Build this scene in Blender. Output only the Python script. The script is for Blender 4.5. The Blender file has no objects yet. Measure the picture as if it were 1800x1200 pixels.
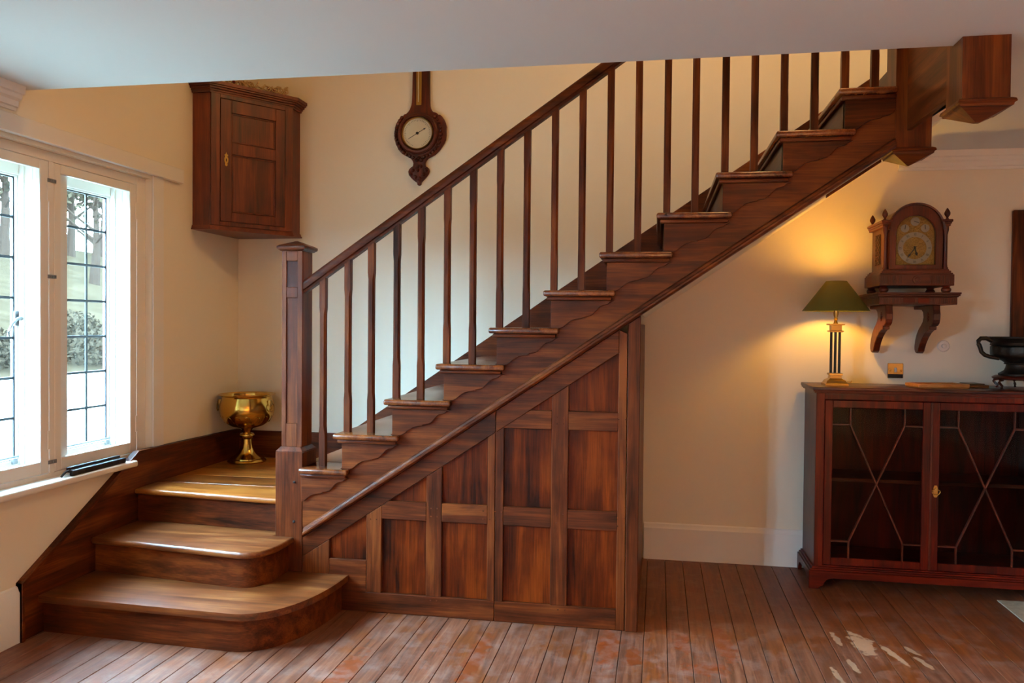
import bpy, bmesh, math, random
from mathutils import Vector, Matrix

random.seed(7)
sc = bpy.context.scene
COL = sc.collection

# ------------------------------------------------------------------ camera
cam_d = bpy.data.cameras.new('camera')
cam_d.sensor_width = 36.0
cam_d.lens = 1426.93 / 1800 * 36
cam_d.clip_start = 0.02
cam_d.clip_end = 400
cam = bpy.data.objects.new('camera', cam_d)
COL.objects.link(cam)
YAW, PITCH, ROLL = 0.17836, -0.01994, 0.00936
_r = Vector((math.cos(YAW), math.sin(YAW), 0))
_f = Vector((-math.sin(YAW) * math.cos(PITCH), math.cos(YAW) * math.cos(PITCH), math.sin(PITCH)))
_u = _r.cross(_f)
_R = _r * math.cos(ROLL) + _u * math.sin(ROLL)
_U = _u * math.cos(ROLL) - _r * math.sin(ROLL)
cam.matrix_world = Matrix(((_R.x, _U.x, -_f.x, 0.819), (_R.y, _U.y, -_f.y, -3.879),
                           (_R.z, _U.z, -_f.z, 1.452), (0, 0, 0, 1)))
sc.camera = cam

# ------------------------------------------------------------------ view, world, daylight
sc.view_settings.view_transform = 'Standard'
sc.view_settings.look = 'None'
sc.view_settings.gamma = 1.0
sc.view_settings.use_curve_mapping = False
sc.view_settings.exposure = 0.0
try:
    sc.cycles.use_denoising = True
    sc.cycles.max_bounces = 10
    sc.cycles.diffuse_bounces = 6
    sc.cycles.transparent_max_bounces = 16
    sc.cycles.caustics_reflective = False
    sc.cycles.caustics_refractive = False
    sc.cycles.sample_clamp_indirect = 6.0
except Exception:
    pass
SKY = (0.42, 0.75, 1.06)
SKY_STRENGTH = 145.0
WARM = (1.0, 0.48, 0.06)
WARM_UP = (1.0, 0.57, 0.21)
WARM_SHADED = (1.0, 0.53, 0.20)
TABLE_LAMP, UP_LAMP, ROOM_LAMP = 400.0, 84.0, 1080.0
world = bpy.data.worlds.new('overcast_sky')
sc.world = world
world.use_nodes = True
_bg = world.node_tree.nodes['Background']
_bg.inputs[0].default_value = (*SKY, 1)
_bg.inputs[1].default_value = SKY_STRENGTH


def portal(loc, rot, sx, sy):
    d = bpy.data.lights.new('window_portal', 'AREA')
    d.shape = 'RECTANGLE'
    d.size, d.size_y = sx, sy
    try:
        d.cycles.is_portal = True
    except Exception:
        pass
    o = bpy.data.objects.new('window_portal', d)
    o.location = loc
    o.rotation_euler = rot
    COL.objects.link(o)


H = math.pi / 2
portal((-2.29, -0.73, 1.47), (0, -H, 0), 1.55, 2.1)      # window beside the stairs
portal((-2.29, -4.75, 1.47), (0, -H, 0), 1.55, 0.9)       # second window of the same wall

# ------------------------------------------------------------------ node helpers


def srgb(h):
    h = h.lstrip('#')
    out = []
    for i in (0, 2, 4):
        c = int(h[i:i + 2], 16) / 255
        out.append(c / 12.92 if c <= 0.04045 else ((c + 0.055) / 1.055) ** 2.4)
    return (*out, 1.0)


def newmat(name):
    m = bpy.data.materials.new(name)
    m.use_nodes = True
    nt = m.node_tree
    return m, nt, nt.nodes['Principled BSDF']


def node(nt, t, **kw):
    n = nt.nodes.new(t)
    for k, v in kw.items():
        setattr(n, k, v)
    return n


def lk(nt, a, b):
    nt.links.new(a, b)


def plain(name, col, rough=0.5, metal=0.0, spec=0.5, bump=0.0, bscale=60, var=0.0):
    m, nt, b = newmat(name)
    b.inputs['Base Color'].default_value = srgb(col) if isinstance(col, str) else (*col, 1)
    b.inputs['Roughness'].default_value = rough
    b.inputs['Metallic'].default_value = metal
    b.inputs['Specular IOR Level'].default_value = spec
    if bump or var:
        tc = node(nt, 'ShaderNodeTexCoord')
        nz = node(nt, 'ShaderNodeTexNoise')
        nz.inputs['Scale'].default_value = bscale
        nz.inputs['Detail'].default_value = 5
        lk(nt, tc.outputs['Object'], nz.inputs['Vector'])
        if bump:
            bp = node(nt, 'ShaderNodeBump')
            bp.inputs['Strength'].default_value = bump
            bp.inputs['Distance'].default_value = 0.01
            lk(nt, nz.outputs['Fac'], bp.inputs['Height'])
            lk(nt, bp.outputs['Normal'], b.inputs['Normal'])
        if var:
            mx = node(nt, 'ShaderNodeMixRGB', blend_type='MULTIPLY')
            rp = node(nt, 'ShaderNodeValToRGB')
            rp.color_ramp.elements[0].position = 0.3
            rp.color_ramp.elements[0].color = (1 - var, 1 - var, 1 - var, 1)
            rp.color_ramp.elements[1].position = 0.7
            lk(nt, nz.outputs['Fac'], rp.inputs['Fac'])
            mx.inputs['Fac'].default_value = 1
            mx.inputs['Color1'].default_value = b.inputs['Base Color'].default_value
            lk(nt, rp.outputs['Color'], mx.inputs['Color2'])
            lk(nt, mx.outputs['Color'], b.inputs['Base Color'])
    return m


def wood(name, axis, dark, mid, light, rough=0.36, grain=1.0, bump=0.25, spec=0.5, mottling=0.5):
    """wood whose grain runs along one axis; every object gets its own cut of the tree"""
    m, nt, b = newmat(name)
    tc = node(nt, 'ShaderNodeTexCoord')
    oi = node(nt, 'ShaderNodeObjectInfo')
    sc_ = node(nt, 'ShaderNodeMath', operation='MULTIPLY')
    sc_.inputs[1].default_value = 37.0
    lk(nt, oi.outputs['Random'], sc_.inputs[0])
    add = node(nt, 'ShaderNodeVectorMath', operation='ADD')
    lk(nt, tc.outputs['Object'], add.inputs[0])
    lk(nt, sc_.outputs[0], add.inputs[1])
    mp = node(nt, 'ShaderNodeMapping')
    s = [9.0 * grain] * 3
    s['xyz'.index(axis)] = 0.8 * grain
    mp.inputs['Scale'].default_value = s
    lk(nt, add.outputs[0], mp.inputs['Vector'])
    n1 = node(nt, 'ShaderNodeTexNoise')
    n1.inputs['Scale'].default_value = 2.2
    n1.inputs['Detail'].default_value = 6
    n1.inputs['Roughness'].default_value = 0.6
    n1.inputs['Distortion'].default_value = 0.6
    lk(nt, mp.outputs[0], n1.inputs['Vector'])
    mp2 = node(nt, 'ShaderNodeMapping')
    s2 = [170.0 * grain] * 3
    s2['xyz'.index(axis)] = 5.0 * grain
    mp2.inputs['Scale'].default_value = s2
    lk(nt, add.outputs[0], mp2.inputs['Vector'])
    n2 = node(nt, 'ShaderNodeTexNoise')
    n2.inputs['Scale'].default_value = 1.0
    n2.inputs['Detail'].default_value = 3
    lk(nt, mp2.outputs[0], n2.inputs['Vector'])
    n3 = node(nt, 'ShaderNodeTexNoise')          # broad uneven stain
    n3.inputs['Scale'].default_value = 3.2
    n3.inputs['Detail'].default_value = 3
    lk(nt, add.outputs[0], n3.inputs['Vector'])
    a1 = node(nt, 'ShaderNodeMath', operation='MULTIPLY_ADD')
    lk(nt, n2.outputs['Fac'], a1.inputs[0])
    a1.inputs[1].default_value = 0.35
    lk(nt, n1.outputs['Fac'], a1.inputs[2])
    a2 = node(nt, 'ShaderNodeMath', operation='MULTIPLY_ADD')
    lk(nt, n3.outputs['Fac'], a2.inputs[0])
    a2.inputs[1].default_value = mottling
    lk(nt, a1.outputs[0], a2.inputs[2])
    a3 = node(nt, 'ShaderNodeMath', operation='MULTIPLY_ADD')
    lk(nt, oi.outputs['Random'], a3.inputs[0])
    a3.inputs[1].default_value = 0.12
    lk(nt, a2.outputs[0], a3.inputs[2])
    rp = node(nt, 'ShaderNodeValToRGB')
    mid_pos = 0.735 + mottling * 0.5
    e = rp.color_ramp.elements
    e[0].position = 0.0
    e[0].color = srgb(dark)
    e[1].position = 1.0
    e[1].color = srgb(light)
    em = e.new(0.5)
    em.color = srgb(mid)
    mr = node(nt, 'ShaderNodeMapRange')
    mr.inputs['From Min'].default_value = mid_pos - 0.26
    mr.inputs['From Max'].default_value = mid_pos + 0.26
    lk(nt, a3.outputs[0], mr.inputs['Value'])
    lk(nt, mr.outputs[0], rp.inputs['Fac'])
    lk(nt, rp.outputs['Color'], b.inputs['Base Color'])
    rr = node(nt, 'ShaderNodeMapRange')
    rr.inputs['To Min'].default_value = rough - 0.07
    rr.inputs['To Max'].default_value = rough + 0.12
    lk(nt, n3.outputs['Fac'], rr.inputs['Value'])
    lk(nt, rr.outputs[0], b.inputs['Roughness'])
    b.inputs['Specular IOR Level'].default_value = spec
    bp = node(nt, 'ShaderNodeBump')
    bp.inputs['Strength'].default_value = bump
    bp.inputs['Distance'].default_value = 0.002
    lk(nt, a1.outputs[0], bp.inputs['Height'])
    lk(nt, bp.outputs['Normal'], b.inputs['Normal'])
    return m


M = {}
for ax in 'xyz':
    M['oak_' + ax] = wood('dark_oak_' + ax, ax, '#200a02', '#4f200a', '#743a15', rough=0.36, spec=0.16)
    M['stairtread_' + ax] = wood('stair_tread_oak_' + ax, ax, '#2a0e05', '#5e2a10', '#84481f', rough=0.18, spec=0.7)
    M['landing_' + ax] = wood('landing_oak_' + ax, ax, '#431d09', '#824314', '#a86426', rough=0.3, spec=0.4)
    M['tread_' + ax] = wood('tread_oak_' + ax, ax, '#341506', '#663112', '#875025', rough=0.3, spec=0.4)
    M['mahogany_' + ax] = wood('mahogany_' + ax, ax, '#200402', '#4a0b03', '#6e1906', rough=0.3, spec=0.2)
    M['cupboard_' + ax] = wood('cupboard_oak_' + ax, ax, '#310f05', '#5c2009', '#7c3512', rough=0.4)
    M['clockwood_' + ax] = wood('clock_mahogany_' + ax, ax, '#1e0703', '#451406', '#66260e', rough=0.33, spec=0.35)
M['panel_z'] = wood('panel_oak', 'z', '#1e0601', '#4e1902', '#722e06', rough=0.36, mottling=0.8, spec=0.13)
M['wall'] = plain('cream_plaster', '#e8ddc8', 0.75, spec=0.2, bump=0.05, bscale=35)
M['ceiling'] = plain('ceiling_paint', '#dcdfdf', 0.8, spec=0.15, bump=0.03, bscale=20)
M['paint'] = plain('white_gloss_paint', '#e6e0d6', 0.35, spec=0.4, bump=0.03, bscale=25)
M['skirting'] = plain('cream_gloss_paint', '#ebe6de', 0.45, spec=0.35, bump=0.03, bscale=25)
M['outer_paint'] = plain('outer_white_paint', '#eceae6', 0.4)
M['lead'] = plain('lead_came', '#14181d', 0.5, metal=0.0, spec=0.3)
M['iron'] = plain('grey_metal', '#8d8f92', 0.35, metal=0.9)
M['brass'] = plain('polished_brass', (0.62, 0.36, 0.075), 0.16, metal=1.0, bump=0.02, bscale=40)
M['brass_dull'] = plain('aged_brass', (0.45, 0.28, 0.08), 0.33, metal=1.0, bump=0.05, bscale=60)
M['bronze'] = plain('dark_bronze', '#2a241e', 0.42, metal=0.7, bump=0.3, bscale=45)
M['black'] = plain('black_iron', '#1d1412', 0.55, spec=0.25)
M['gap'] = plain('dark_joint', '#1a0f08', 0.9)
M['silver'] = plain('silvered_dial', '#8f8776', 0.4, metal=0.3, bump=0.05, bscale=90)
M['ivory'] = plain('enamel_dial', '#cfc4a8', 0.35)
M['ink'] = plain('dial_ink', '#1c1712', 0.6)
M['stone'] = plain('hearth_stone', '#b5a78f', 0.7, bump=0.2, bscale=30, var=0.25)
M['plastic'] = plain('white_plastic', '#d8cfc4', 0.4)
M['tray'] = wood('tray_oak', 'x', '#6b3a12', '#a8682a', '#c98f4a', rough=0.35)
M['twig'] = plain('dried_twig', '#b79a6c', 0.8, bump=0.2, bscale=80)
M['berry'] = plain('dried_berry', '#7a2317', 0.6)
M['picture'] = plain('dark_canvas', '#3a3126', 0.6, var=0.3, bscale=6)


def glass_mat(name, gloss=0.06, tint=(0.97, 0.985, 0.98)):
    m, nt, b = newmat(name)
    nt.nodes.remove(b)
    out = nt.nodes['Material Output']
    tr = node(nt, 'ShaderNodeBsdfTransparent')
    tr.inputs[0].default_value = (*tint, 1)
    gl = node(nt, 'ShaderNodeBsdfGlossy')
    gl.inputs['Roughness'].default_value = 0.02
    lw = node(nt, 'ShaderNodeLayerWeight')
    pw = node(nt, 'ShaderNodeMath', operation='POWER')
    lk(nt, lw.outputs['Facing'], pw.inputs[0])
    pw.inputs[1].default_value = 5.0
    fr = node(nt, 'ShaderNodeMath', operation='MULTIPLY_ADD')
    lk(nt, pw.outputs[0], fr.inputs[0])
    fr.inputs[1].default_value = 0.9
    fr.inputs[2].default_value = gloss
    mx = node(nt, 'ShaderNodeMixShader')
    lk(nt, fr.outputs[0], mx.inputs[0])
    lk(nt, tr.outputs[0], mx.inputs[1])
    lk(nt, gl.outputs[0], mx.inputs[2])
    lk(nt, mx.outputs[0], out.inputs['Surface'])
    return m


M['glass'] = glass_mat('window_glass', 0.015, (0.99, 1.0, 0.995))
M['case_glass'] = glass_mat('bookcase_glass', 0.004, tint=(0.75, 0.72, 0.68))


def floor_mat():
    """worn varnished pine boards: the finish has gone grey and dusty, with orange varnish left in patches"""
    m, nt, b = newmat('worn_pine_boards')
    tc = node(nt, 'ShaderNodeTexCoord')
    oi = node(nt, 'ShaderNodeObjectInfo')
    geo = node(nt, 'ShaderNodeNewGeometry')
    of = node(nt, 'ShaderNodeMath', operation='MULTIPLY')
    of.inputs[1].default_value = 41.0
    lk(nt, oi.outputs['Random'], of.inputs[0])
    add = node(nt, 'ShaderNodeVectorMath', operation='ADD')
    lk(nt, geo.outputs['Position'], add.inputs[0])
    lk(nt, of.outputs[0], add.inputs[1])
    mp = node(nt, 'ShaderNodeMapping')
    mp.inputs['Scale'].default_value = (26, 1.6, 20)
    lk(nt, add.outputs[0], mp.inputs['Vector'])
    n1 = node(nt, 'ShaderNodeTexNoise')
    n1.inputs['Scale'].default_value = 1.6
    n1.inputs['Detail'].default_value = 7
    n1.inputs['Roughness'].default_value = 0.65
    n1.inputs['Distortion'].default_value = 0.8
    lk(nt, mp.outputs[0], n1.inputs['Vector'])
    r1 = node(nt, 'ShaderNodeValToRGB')
    e = r1.color_ramp.elements
    e[0].position, e[0].color = 0.28, srgb('#452516')
    e[1].position, e[1].color = 0.72, srgb('#87563e')
    k = e.new(0.5)
    k.color = srgb('#6d3b25')
    lk(nt, n1.outputs['Fac'], r1.inputs['Fac'])
    # remaining orange varnish
    r2 = node(nt, 'ShaderNodeValToRGB')
    e = r2.color_ramp.elements
    e[0].position, e[0].color = 0.25, srgb('#4e1e08')
    e[1].position, e[1].color = 0.75, srgb('#824216')
    lk(nt, n1.outputs['Fac'], r2.inputs['Fac'])
    n2 = node(nt, 'ShaderNodeTexNoise')
    n2.inputs['Scale'].default_value = 1.7
    n2.inputs['Detail'].default_value = 6
    n2.inputs['Roughness'].default_value = 0.62
    mp2 = node(nt, 'ShaderNodeMapping')
    mp2.inputs['Scale'].default_value = (2.2, 1.0, 1)
    mp2.inputs['Location'].default_value = (3.1, 0.7, 0)
    lk(nt, geo.outputs['Position'], mp2.inputs['Vector'])
    lk(nt, mp2.outputs[0], n2.inputs['Vector'])
    # the varnish is better kept near the wall than on the trodden middle of the room
    sx = node(nt, 'ShaderNodeSeparateXYZ')
    lk(nt, geo.outputs['Position'], sx.inputs[0])
    yr = node(nt, 'ShaderNodeMapRange')
    yr.inputs['From Min'].default_value = -0.15
    yr.inputs['From Max'].default_value = 0.35
    yr.inputs['To Min'].default_value = 0.0
    yr.inputs['To Max'].default_value = 0.24
    lk(nt, sx.outputs['Y'], yr.inputs['Value'])
    ad = node(nt, 'ShaderNodeMath', operation='ADD')
    lk(nt, n2.outputs['Fac'], ad.inputs[0])
    lk(nt, yr.outputs[0], ad.inputs[1])
    mr = node(nt, 'ShaderNodeMapRange')
    mr.inputs['From Min'].default_value = 0.515
    mr.inputs['From Max'].default_value = 0.60
    lk(nt, ad.outputs[0], mr.inputs['Value'])
    mx = node(nt, 'ShaderNodeMixRGB')
    lk(nt, mr.outputs[0], mx.inputs['Fac'])
    lk(nt, r1.outputs['Color'], mx.inputs['Color1'])
    lk(nt, r2.outputs['Color'], mx.inputs['Color2'])
    col = mx.outputs['Color']
    # patches worn down to bare wood, and curved leftovers of varnish
    nd = node(nt, 'ShaderNodeTexNoise')
    nd.inputs['Scale'].default_value = 24
    nd.inputs['Detail'].default_value = 4
    lk(nt, geo.outputs['Position'], nd.inputs['Vector'])

    def blob(cx, cy, rx, ry, rot, colour, col):
        mm = node(nt, 'ShaderNodeMapping', vector_type='TEXTURE')
        mm.inputs['Location'].default_value = (cx, cy, 0)
        mm.inputs['Rotation'].default_value = (0, 0, rot)
        mm.inputs['Scale'].default_value = (rx, ry, 1)
        lk(nt, geo.outputs['Position'], mm.inputs['Vector'])
        ln = node(nt, 'ShaderNodeVectorMath', operation='LENGTH')
        lk(nt, mm.outputs[0], ln.inputs[0])
        s_ = node(nt, 'ShaderNodeMath', operation='MULTIPLY_ADD')
        lk(nt, nd.outputs['Fac'], s_.inputs[0])
        s_.inputs[1].default_value = 1.9
        lk(nt, ln.outputs['Value'], s_.inputs[2])
        g = node(nt, 'ShaderNodeMapRange')
        g.inputs['From Min'].default_value = 1.86
        g.inputs['From Max'].default_value = 1.66
        lk(nt, s_.outputs[0], g.inputs['Value'])
        x = node(nt, 'ShaderNodeMixRGB')
        lk(nt, g.outputs[0], x.inputs['Fac'])
        lk(nt, col, x.inputs['Color1'])
        x.inputs['Color2'].default_value = srgb(colour)
        return x.outputs['Color']
    bare = '#a87f60'
    for cx, cy, rx, ry, ro in ((1.762, 0.06, 0.055, 0.17, 0.12), (1.657, 0.10, 0.018, 0.10, 0.1), (1.868, -0.03, 0.02, 0.13, 0.25),
                               (1.966, 0.02, 0.018, 0.06, 0.3), (1.663, -0.20, 0.016, 0.09, 0.1), (1.575, -0.31, 0.014, 0.11, 0.1),
                               (1.976, -0.11, 0.018, 0.08, 0.3)):
        col = blob(cx, cy, rx, ry, ro, bare, col)
    for cx, cy, rx, ry, ro in ((1.13, -0.06, 0.05, 0.26, 0.12), (1.04, -0.36, 0.11, 0.075, 0), (0.945, -0.1, 0.04, 0.16, 0), (0.61, -0.2, 0.06, 0.26, 0), (0.73, -0.3, 0.04, 0.12, 0), (0.05, -0.45, 0.05, 0.3, 0), (-0.45, -0.7, 0.06, 0.25, 0)):
        col = blob(cx, cy, rx, ry, ro, '#74300a', col)
    # grey dust and scuffs
    nf = node(nt, 'ShaderNodeTexNoise')
    nf.inputs['Scale'].default_value = 9
    nf.inputs['Detail'].default_value = 8
    nf.inputs['Roughness'].default_value = 0.75
    lk(nt, geo.outputs['Position'], nf.inputs['Vector'])
    rf = node(nt, 'ShaderNodeMapRange')
    rf.inputs['From Min'].default_value = 0.48
    rf.inputs['From Max'].default_value = 0.8
    rf.inputs['To Max'].default_value = 0.7
    lk(nt, nf.outputs['Fac'], rf.inputs['Value'])
    xm = node(nt, 'ShaderNodeMixRGB')
    lk(nt, rf.outputs[0], xm.inputs['Fac'])
    lk(nt, col, xm.inputs['Color1'])
    xm.inputs['Color2'].default_value = srgb('#8c7064')
    # knots
    vo = node(nt, 'ShaderNodeTexVoronoi')
    vo.inputs['Scale'].default_value = 3.3
    mk = node(nt, 'ShaderNodeMapping')
    mk.inputs['Scale'].default_value = (1.25, 0.8, 1)
    lk(nt, geo.outputs['Position'], mk.inputs['Vector'])
    lk(nt, mk.outputs[0], vo.inputs['Vector'])
    kr = node(nt, 'ShaderNodeMapRange')
    kr.inputs['From Min'].default_value = 0.045
    kr.inputs['From Max'].default_value = 0.03
    kr.inputs['To Max'].default_value = 0.8
    lk(nt, vo.outputs['Distance'], kr.inputs['Value'])
    xk = node(nt, 'ShaderNodeMixRGB')
    lk(nt, kr.outputs[0], xk.inputs['Fac'])
    lk(nt, xm.outputs['Color'], xk.inputs['Color1'])
    xk.inputs['Color2'].default_value = srgb('#33211b')
    # each board its own tone
    hv = node(nt, 'ShaderNodeHueSaturation')
    vr = node(nt, 'ShaderNodeMapRange')
    vr.inputs['To Min'].default_value = 0.85
    vr.inputs['To Max'].default_value = 1.13
    lk(nt, oi.outputs['Random'], vr.inputs['Value'])
    lk(nt, vr.outputs[0], hv.inputs['Value'])
    lk(nt, xk.outputs['Color'], hv.inputs['Color'])
    lk(nt, hv.outputs['Color'], b.inputs['Base Color'])
    rr = node(nt, 'ShaderNodeMapRange')
    rr.inputs['To Min'].default_value = 0.36
    rr.inputs['To Max'].default_value = 0.58
    lk(nt, nf.outputs['Fac'], rr.inputs['Value'])
    lk(nt, rr.outputs[0], b.inputs['Roughness'])
    bp = node(nt, 'ShaderNodeBump')
    bp.inputs['Strength'].default_value = 0.3
    bp.inputs['Distance'].default_value = 0.002
    lk(nt, n1.outputs['Fac'], bp.inputs['Height'])
    lk(nt, bp.outputs['Normal'], b.inputs['Normal'])
    return m


M['floor'] = floor_mat()


def shade_mat():
    m, nt, b = newmat('green_silk_shade')
    b.inputs['Base Color'].default_value = srgb('#4b4b14')
    b.inputs['Roughness'].default_value = 0.7
    tl = node(nt, 'ShaderNodeBsdfTranslucent')
    tl.inputs[0].default_value = srgb('#86761a')
    mx = node(nt, 'ShaderNodeMixShader')
    mx.inputs[0].default_value = 0.12
    out = nt.nodes['Material Output']
    lk(nt, b.outputs[0], mx.inputs[1])
    lk(nt, tl.outputs[0], mx.inputs[2])
    lk(nt, mx.outputs[0], out.inputs['Surface'])
    return m


M['shade'] = shade_mat()


def cream_shade():
    m, nt, b = newmat('cream_silk_shade')
    nt.nodes.remove(b)
    tl = node(nt, 'ShaderNodeBsdfTranslucent')
    tl.inputs[0].default_value = (0.9, 0.85, 0.75, 1)
    df = node(nt, 'ShaderNodeBsdfDiffuse')
    df.inputs[0].default_value = (0.9, 0.85, 0.75, 1)
    mx = node(nt, 'ShaderNodeMixShader')
    mx.inputs[0].default_value = 0.6
    lk(nt, df.outputs[0], mx.inputs[1])
    lk(nt, tl.outputs[0], mx.inputs[2])
    lk(nt, mx.outputs[0], nt.nodes['Material Output'].inputs['Surface'])
    return m


M['cream_shade'] = cream_shade()


def emit(name, col, s):
    m, nt, b = newmat(name)
    b.inputs['Base Color'].default_value = (*col, 1)
    b.inputs['Emission Color'].default_value = (*col, 1)
    b.inputs['Emission Strength'].default_value = s
    return m


M['bulb'] = emit('lit_bulb', WARM, TABLE_LAMP)
M['grass'] = plain('meadow_grass', (0.0150, 0.0100, 0.0058), 0.9, spec=0.0, var=0.35, bscale=1.2)
M['gravel'] = plain('pale_gravel', '#8d887d', 0.9, var=0.12, bscale=4)
M['leaf_a'] = plain('pale_leaf', (0.0150, 0.0108, 0.0064), 0.8, spec=0.0, var=0.3, bscale=3)
M['leaf_b'] = plain('grey_leaf', (0.0135, 0.0092, 0.0058), 0.8, spec=0.0, var=0.3, bscale=3)
M['bark'] = plain('bark', (0.0150, 0.0090, 0.0062), 0.9, spec=0.0, var=0.3, bscale=8)

# ------------------------------------------------------------------ mesh helpers


class MB:
    """collects shapes in world coordinates and links them as one mesh object"""

    def __init__(self):
        self.bm = bmesh.new()

    def box(self, x0, x1, y0, y1, z0, z1, mtx=None):
        vs = []
        for z in (z0, z1):
            for x, y in ((x0, y0), (x1, y0), (x1, y1), (x0, y1)):
                p = Vector((x, y, z))
                vs.append(self.bm.verts.new(mtx @ p if mtx else p))
        for f in ((0, 3, 2, 1), (4, 5, 6, 7), (0, 1, 5, 4), (1, 2, 6, 5), (2, 3, 7, 6), (3, 0, 4, 7)):
            self.bm.faces.new([vs[i] for i in f])
        return self

    def prism(self, pts, axis, a0, a1, mtx=None):
        """polygon extruded along an axis; pts are the two other coordinates in order"""
        def P(u, v, a):
            p = {'x': Vector((a, u, v)), 'y': Vector((u, a, v)), 'z': Vector((u, v, a))}[axis]
            return mtx @ p if mtx else p
        A = [self.bm.verts.new(P(u, v, a0)) for u, v in pts]
        B = [self.bm.verts.new(P(u, v, a1)) for u, v in pts]
        n = len(pts)
        self.bm.faces.new(A)
        self.bm.faces.new(B[::-1])
        for i in range(n):
            j = (i + 1) % n
            self.bm.faces.new((A[j], A[i], B[i], B[j]))
        return self

    def loft(self, rings, caps=True, closed=False):
        R = [[self.bm.verts.new(p) for p in ring] for ring in rings]
        n = len(R[0])
        pairs = list(zip(R, R[1:])) + ([(R[-1], R[0])] if closed else [])
        for a, b in pairs:
            for i in range(n):
                j = (i + 1) % n
                self.bm.faces.new((a[i], a[j], b[j], b[i]))
        if caps and not closed:
            self.bm.faces.new(R[0][::-1])
            self.bm.faces.new(R[-1])
        return self

    def lathe(self, prof, cx, cy, cz, seg=32, fn=None, sx=1.0, sy=1.0):
        rings = []
        for r, z in prof:
            ring = []
            for i in range(seg):
                a = 2 * math.pi * i / seg
                rr = max(r * (fn(a, z) if fn else 1.0), 1e-4)
                ring.append(Vector((cx + rr * sx * math.cos(a), cy + rr * sy * math.sin(a), cz + z)))
            rings.append(ring)
        return self.loft(rings)

    def lathe_y(self, prof, cx, cy, cz, seg=40):
        """turned about the Y axis: prof = (radius, y offset)"""
        rings = []
        for r, y in prof:
            rings.append([Vector((cx + max(r, 1e-4) * math.cos(2 * math.pi * i / seg), cy + y,
                                  cz + max(r, 1e-4) * math.sin(2 * math.pi * i / seg))) for i in range(seg)])
        return self.loft(rings)

    def tube(self, path, r, seg=8, taper=None, closed=False):
        path = [Vector(p) for p in path]
        rings = []
        n = len(path)
        up = Vector((0.13, 0.27, 0.95)).normalized()
        for k, p in enumerate(path):
            t = (path[(k + 1) % n if closed else min(k + 1, n - 1)] - path[(k - 1) % n if closed else max(k - 1, 0)]).normalized()
            s = t.cross(up)
            if s.length < 1e-3:
                s = t.cross(Vector((1, 0, 0)))
            s.normalize()
            q = s.cross(t).normalized()
            rad = r if taper is None else r + (taper - r) * k / (n - 1)
            rings.append([p + (s * math.cos(2 * math.pi * i / seg) + q * math.sin(2 * math.pi * i / seg)) * rad for i in range(seg)])
        return self.loft(rings, closed=closed)

    def build(self, name, mat, parent=None, bevel=0.0, seg=1, smooth=False, label=None):
        bm = self.bm
        bmesh.ops.recalc_face_normals(bm, faces=bm.faces)
        if bevel:
            ed = [e for e in bm.edges if len(e.link_faces) == 2 and e.calc_face_angle(0) > 0.6]
            bmesh.ops.bevel(bm, geom=ed, offset=bevel, segments=seg, profile=0.5, affect='EDGES', clamp_overlap=True)
        off = wloc(parent) if parent else Vector((0, 0, 0))
        if off.length > 0:
            bmesh.ops.translate(bm, verts=bm.verts, vec=-off)
        me = bpy.data.meshes.new(name)
        bm.to_mesh(me)
        bm.free()
        me.materials.append(M[mat] if isinstance(mat, str) else mat)
        if smooth or seg > 1:
            me.shade_smooth()
            me.set_sharp_from_angle(angle=math.radians(35))
        o = bpy.data.objects.new(name, me)
        COL.objects.link(o)
        if parent:
            o.parent = parent
        if label:
            o['label'] = label
        return o


def wloc(o):
    v = Vector((0, 0, 0))
    while o is not None:
        v += o.location
        o = o.parent
    return v


def box(name, x0, x1, y0, y1, z0, z1, mat, parent=None, bevel=0.0, seg=1, label=None):
    return MB().box(x0, x1, y0, y1, z0, z1).build(name, mat, parent, bevel, seg, label=label)


def thing(name, label, cat, loc, group=None):
    o = bpy.data.objects.new(name, None)
    o.empty_display_size = 0.1
    o.location = loc
    COL.objects.link(o)
    o['label'] = label
    o['category'] = cat
    if group:
        o['group'] = group
    return o


def struct(o, label=None):
    o['kind'] = 'structure'
    if label:
        o['label'] = label
    return o


def root_struct(name, loc, label):
    o = bpy.data.objects.new(name, None)
    o.empty_display_size = 0.1
    o.location = loc
    COL.objects.link(o)
    return struct(o, label)


# ------------------------------------------------------------------ room shell
XL, YB, XR, YF = -2.02, 1.27, 4.6, -6.0
ZC, ZU = 2.49, 5.05          # ceiling of this room; ceiling upstairs
YE = -0.646                  # edge of the stairwell opening
XN = 1.907                   # edge of the landing above
TK = 0.255                    # wall thickness

# floor: pine boards running towards the back wall
fl = struct(box('floor', XL - 0.02, XR, YF, YB, -0.08, -0.019, 'gap'), 'worn brown pine floorboards below the stairs')
pitch = 0.1062
n0 = math.ceil((XL - 0.664) / pitch)
xb = 0.664 + n0 * pitch
edges = [XL] + [xb + i * pitch for i in range(int((XR - xb) / pitch) + 1)] + [XR]
for a, b_ in zip(edges, edges[1:]):
    if b_ - a < 0.02:
        continue
    dz = random.uniform(-0.0012, 0.0)
    box('floorboard', a + 0.0012, b_ - 0.0012, YF, YB, -0.018, dz, 'floor', fl, bevel=0.0015)

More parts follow.
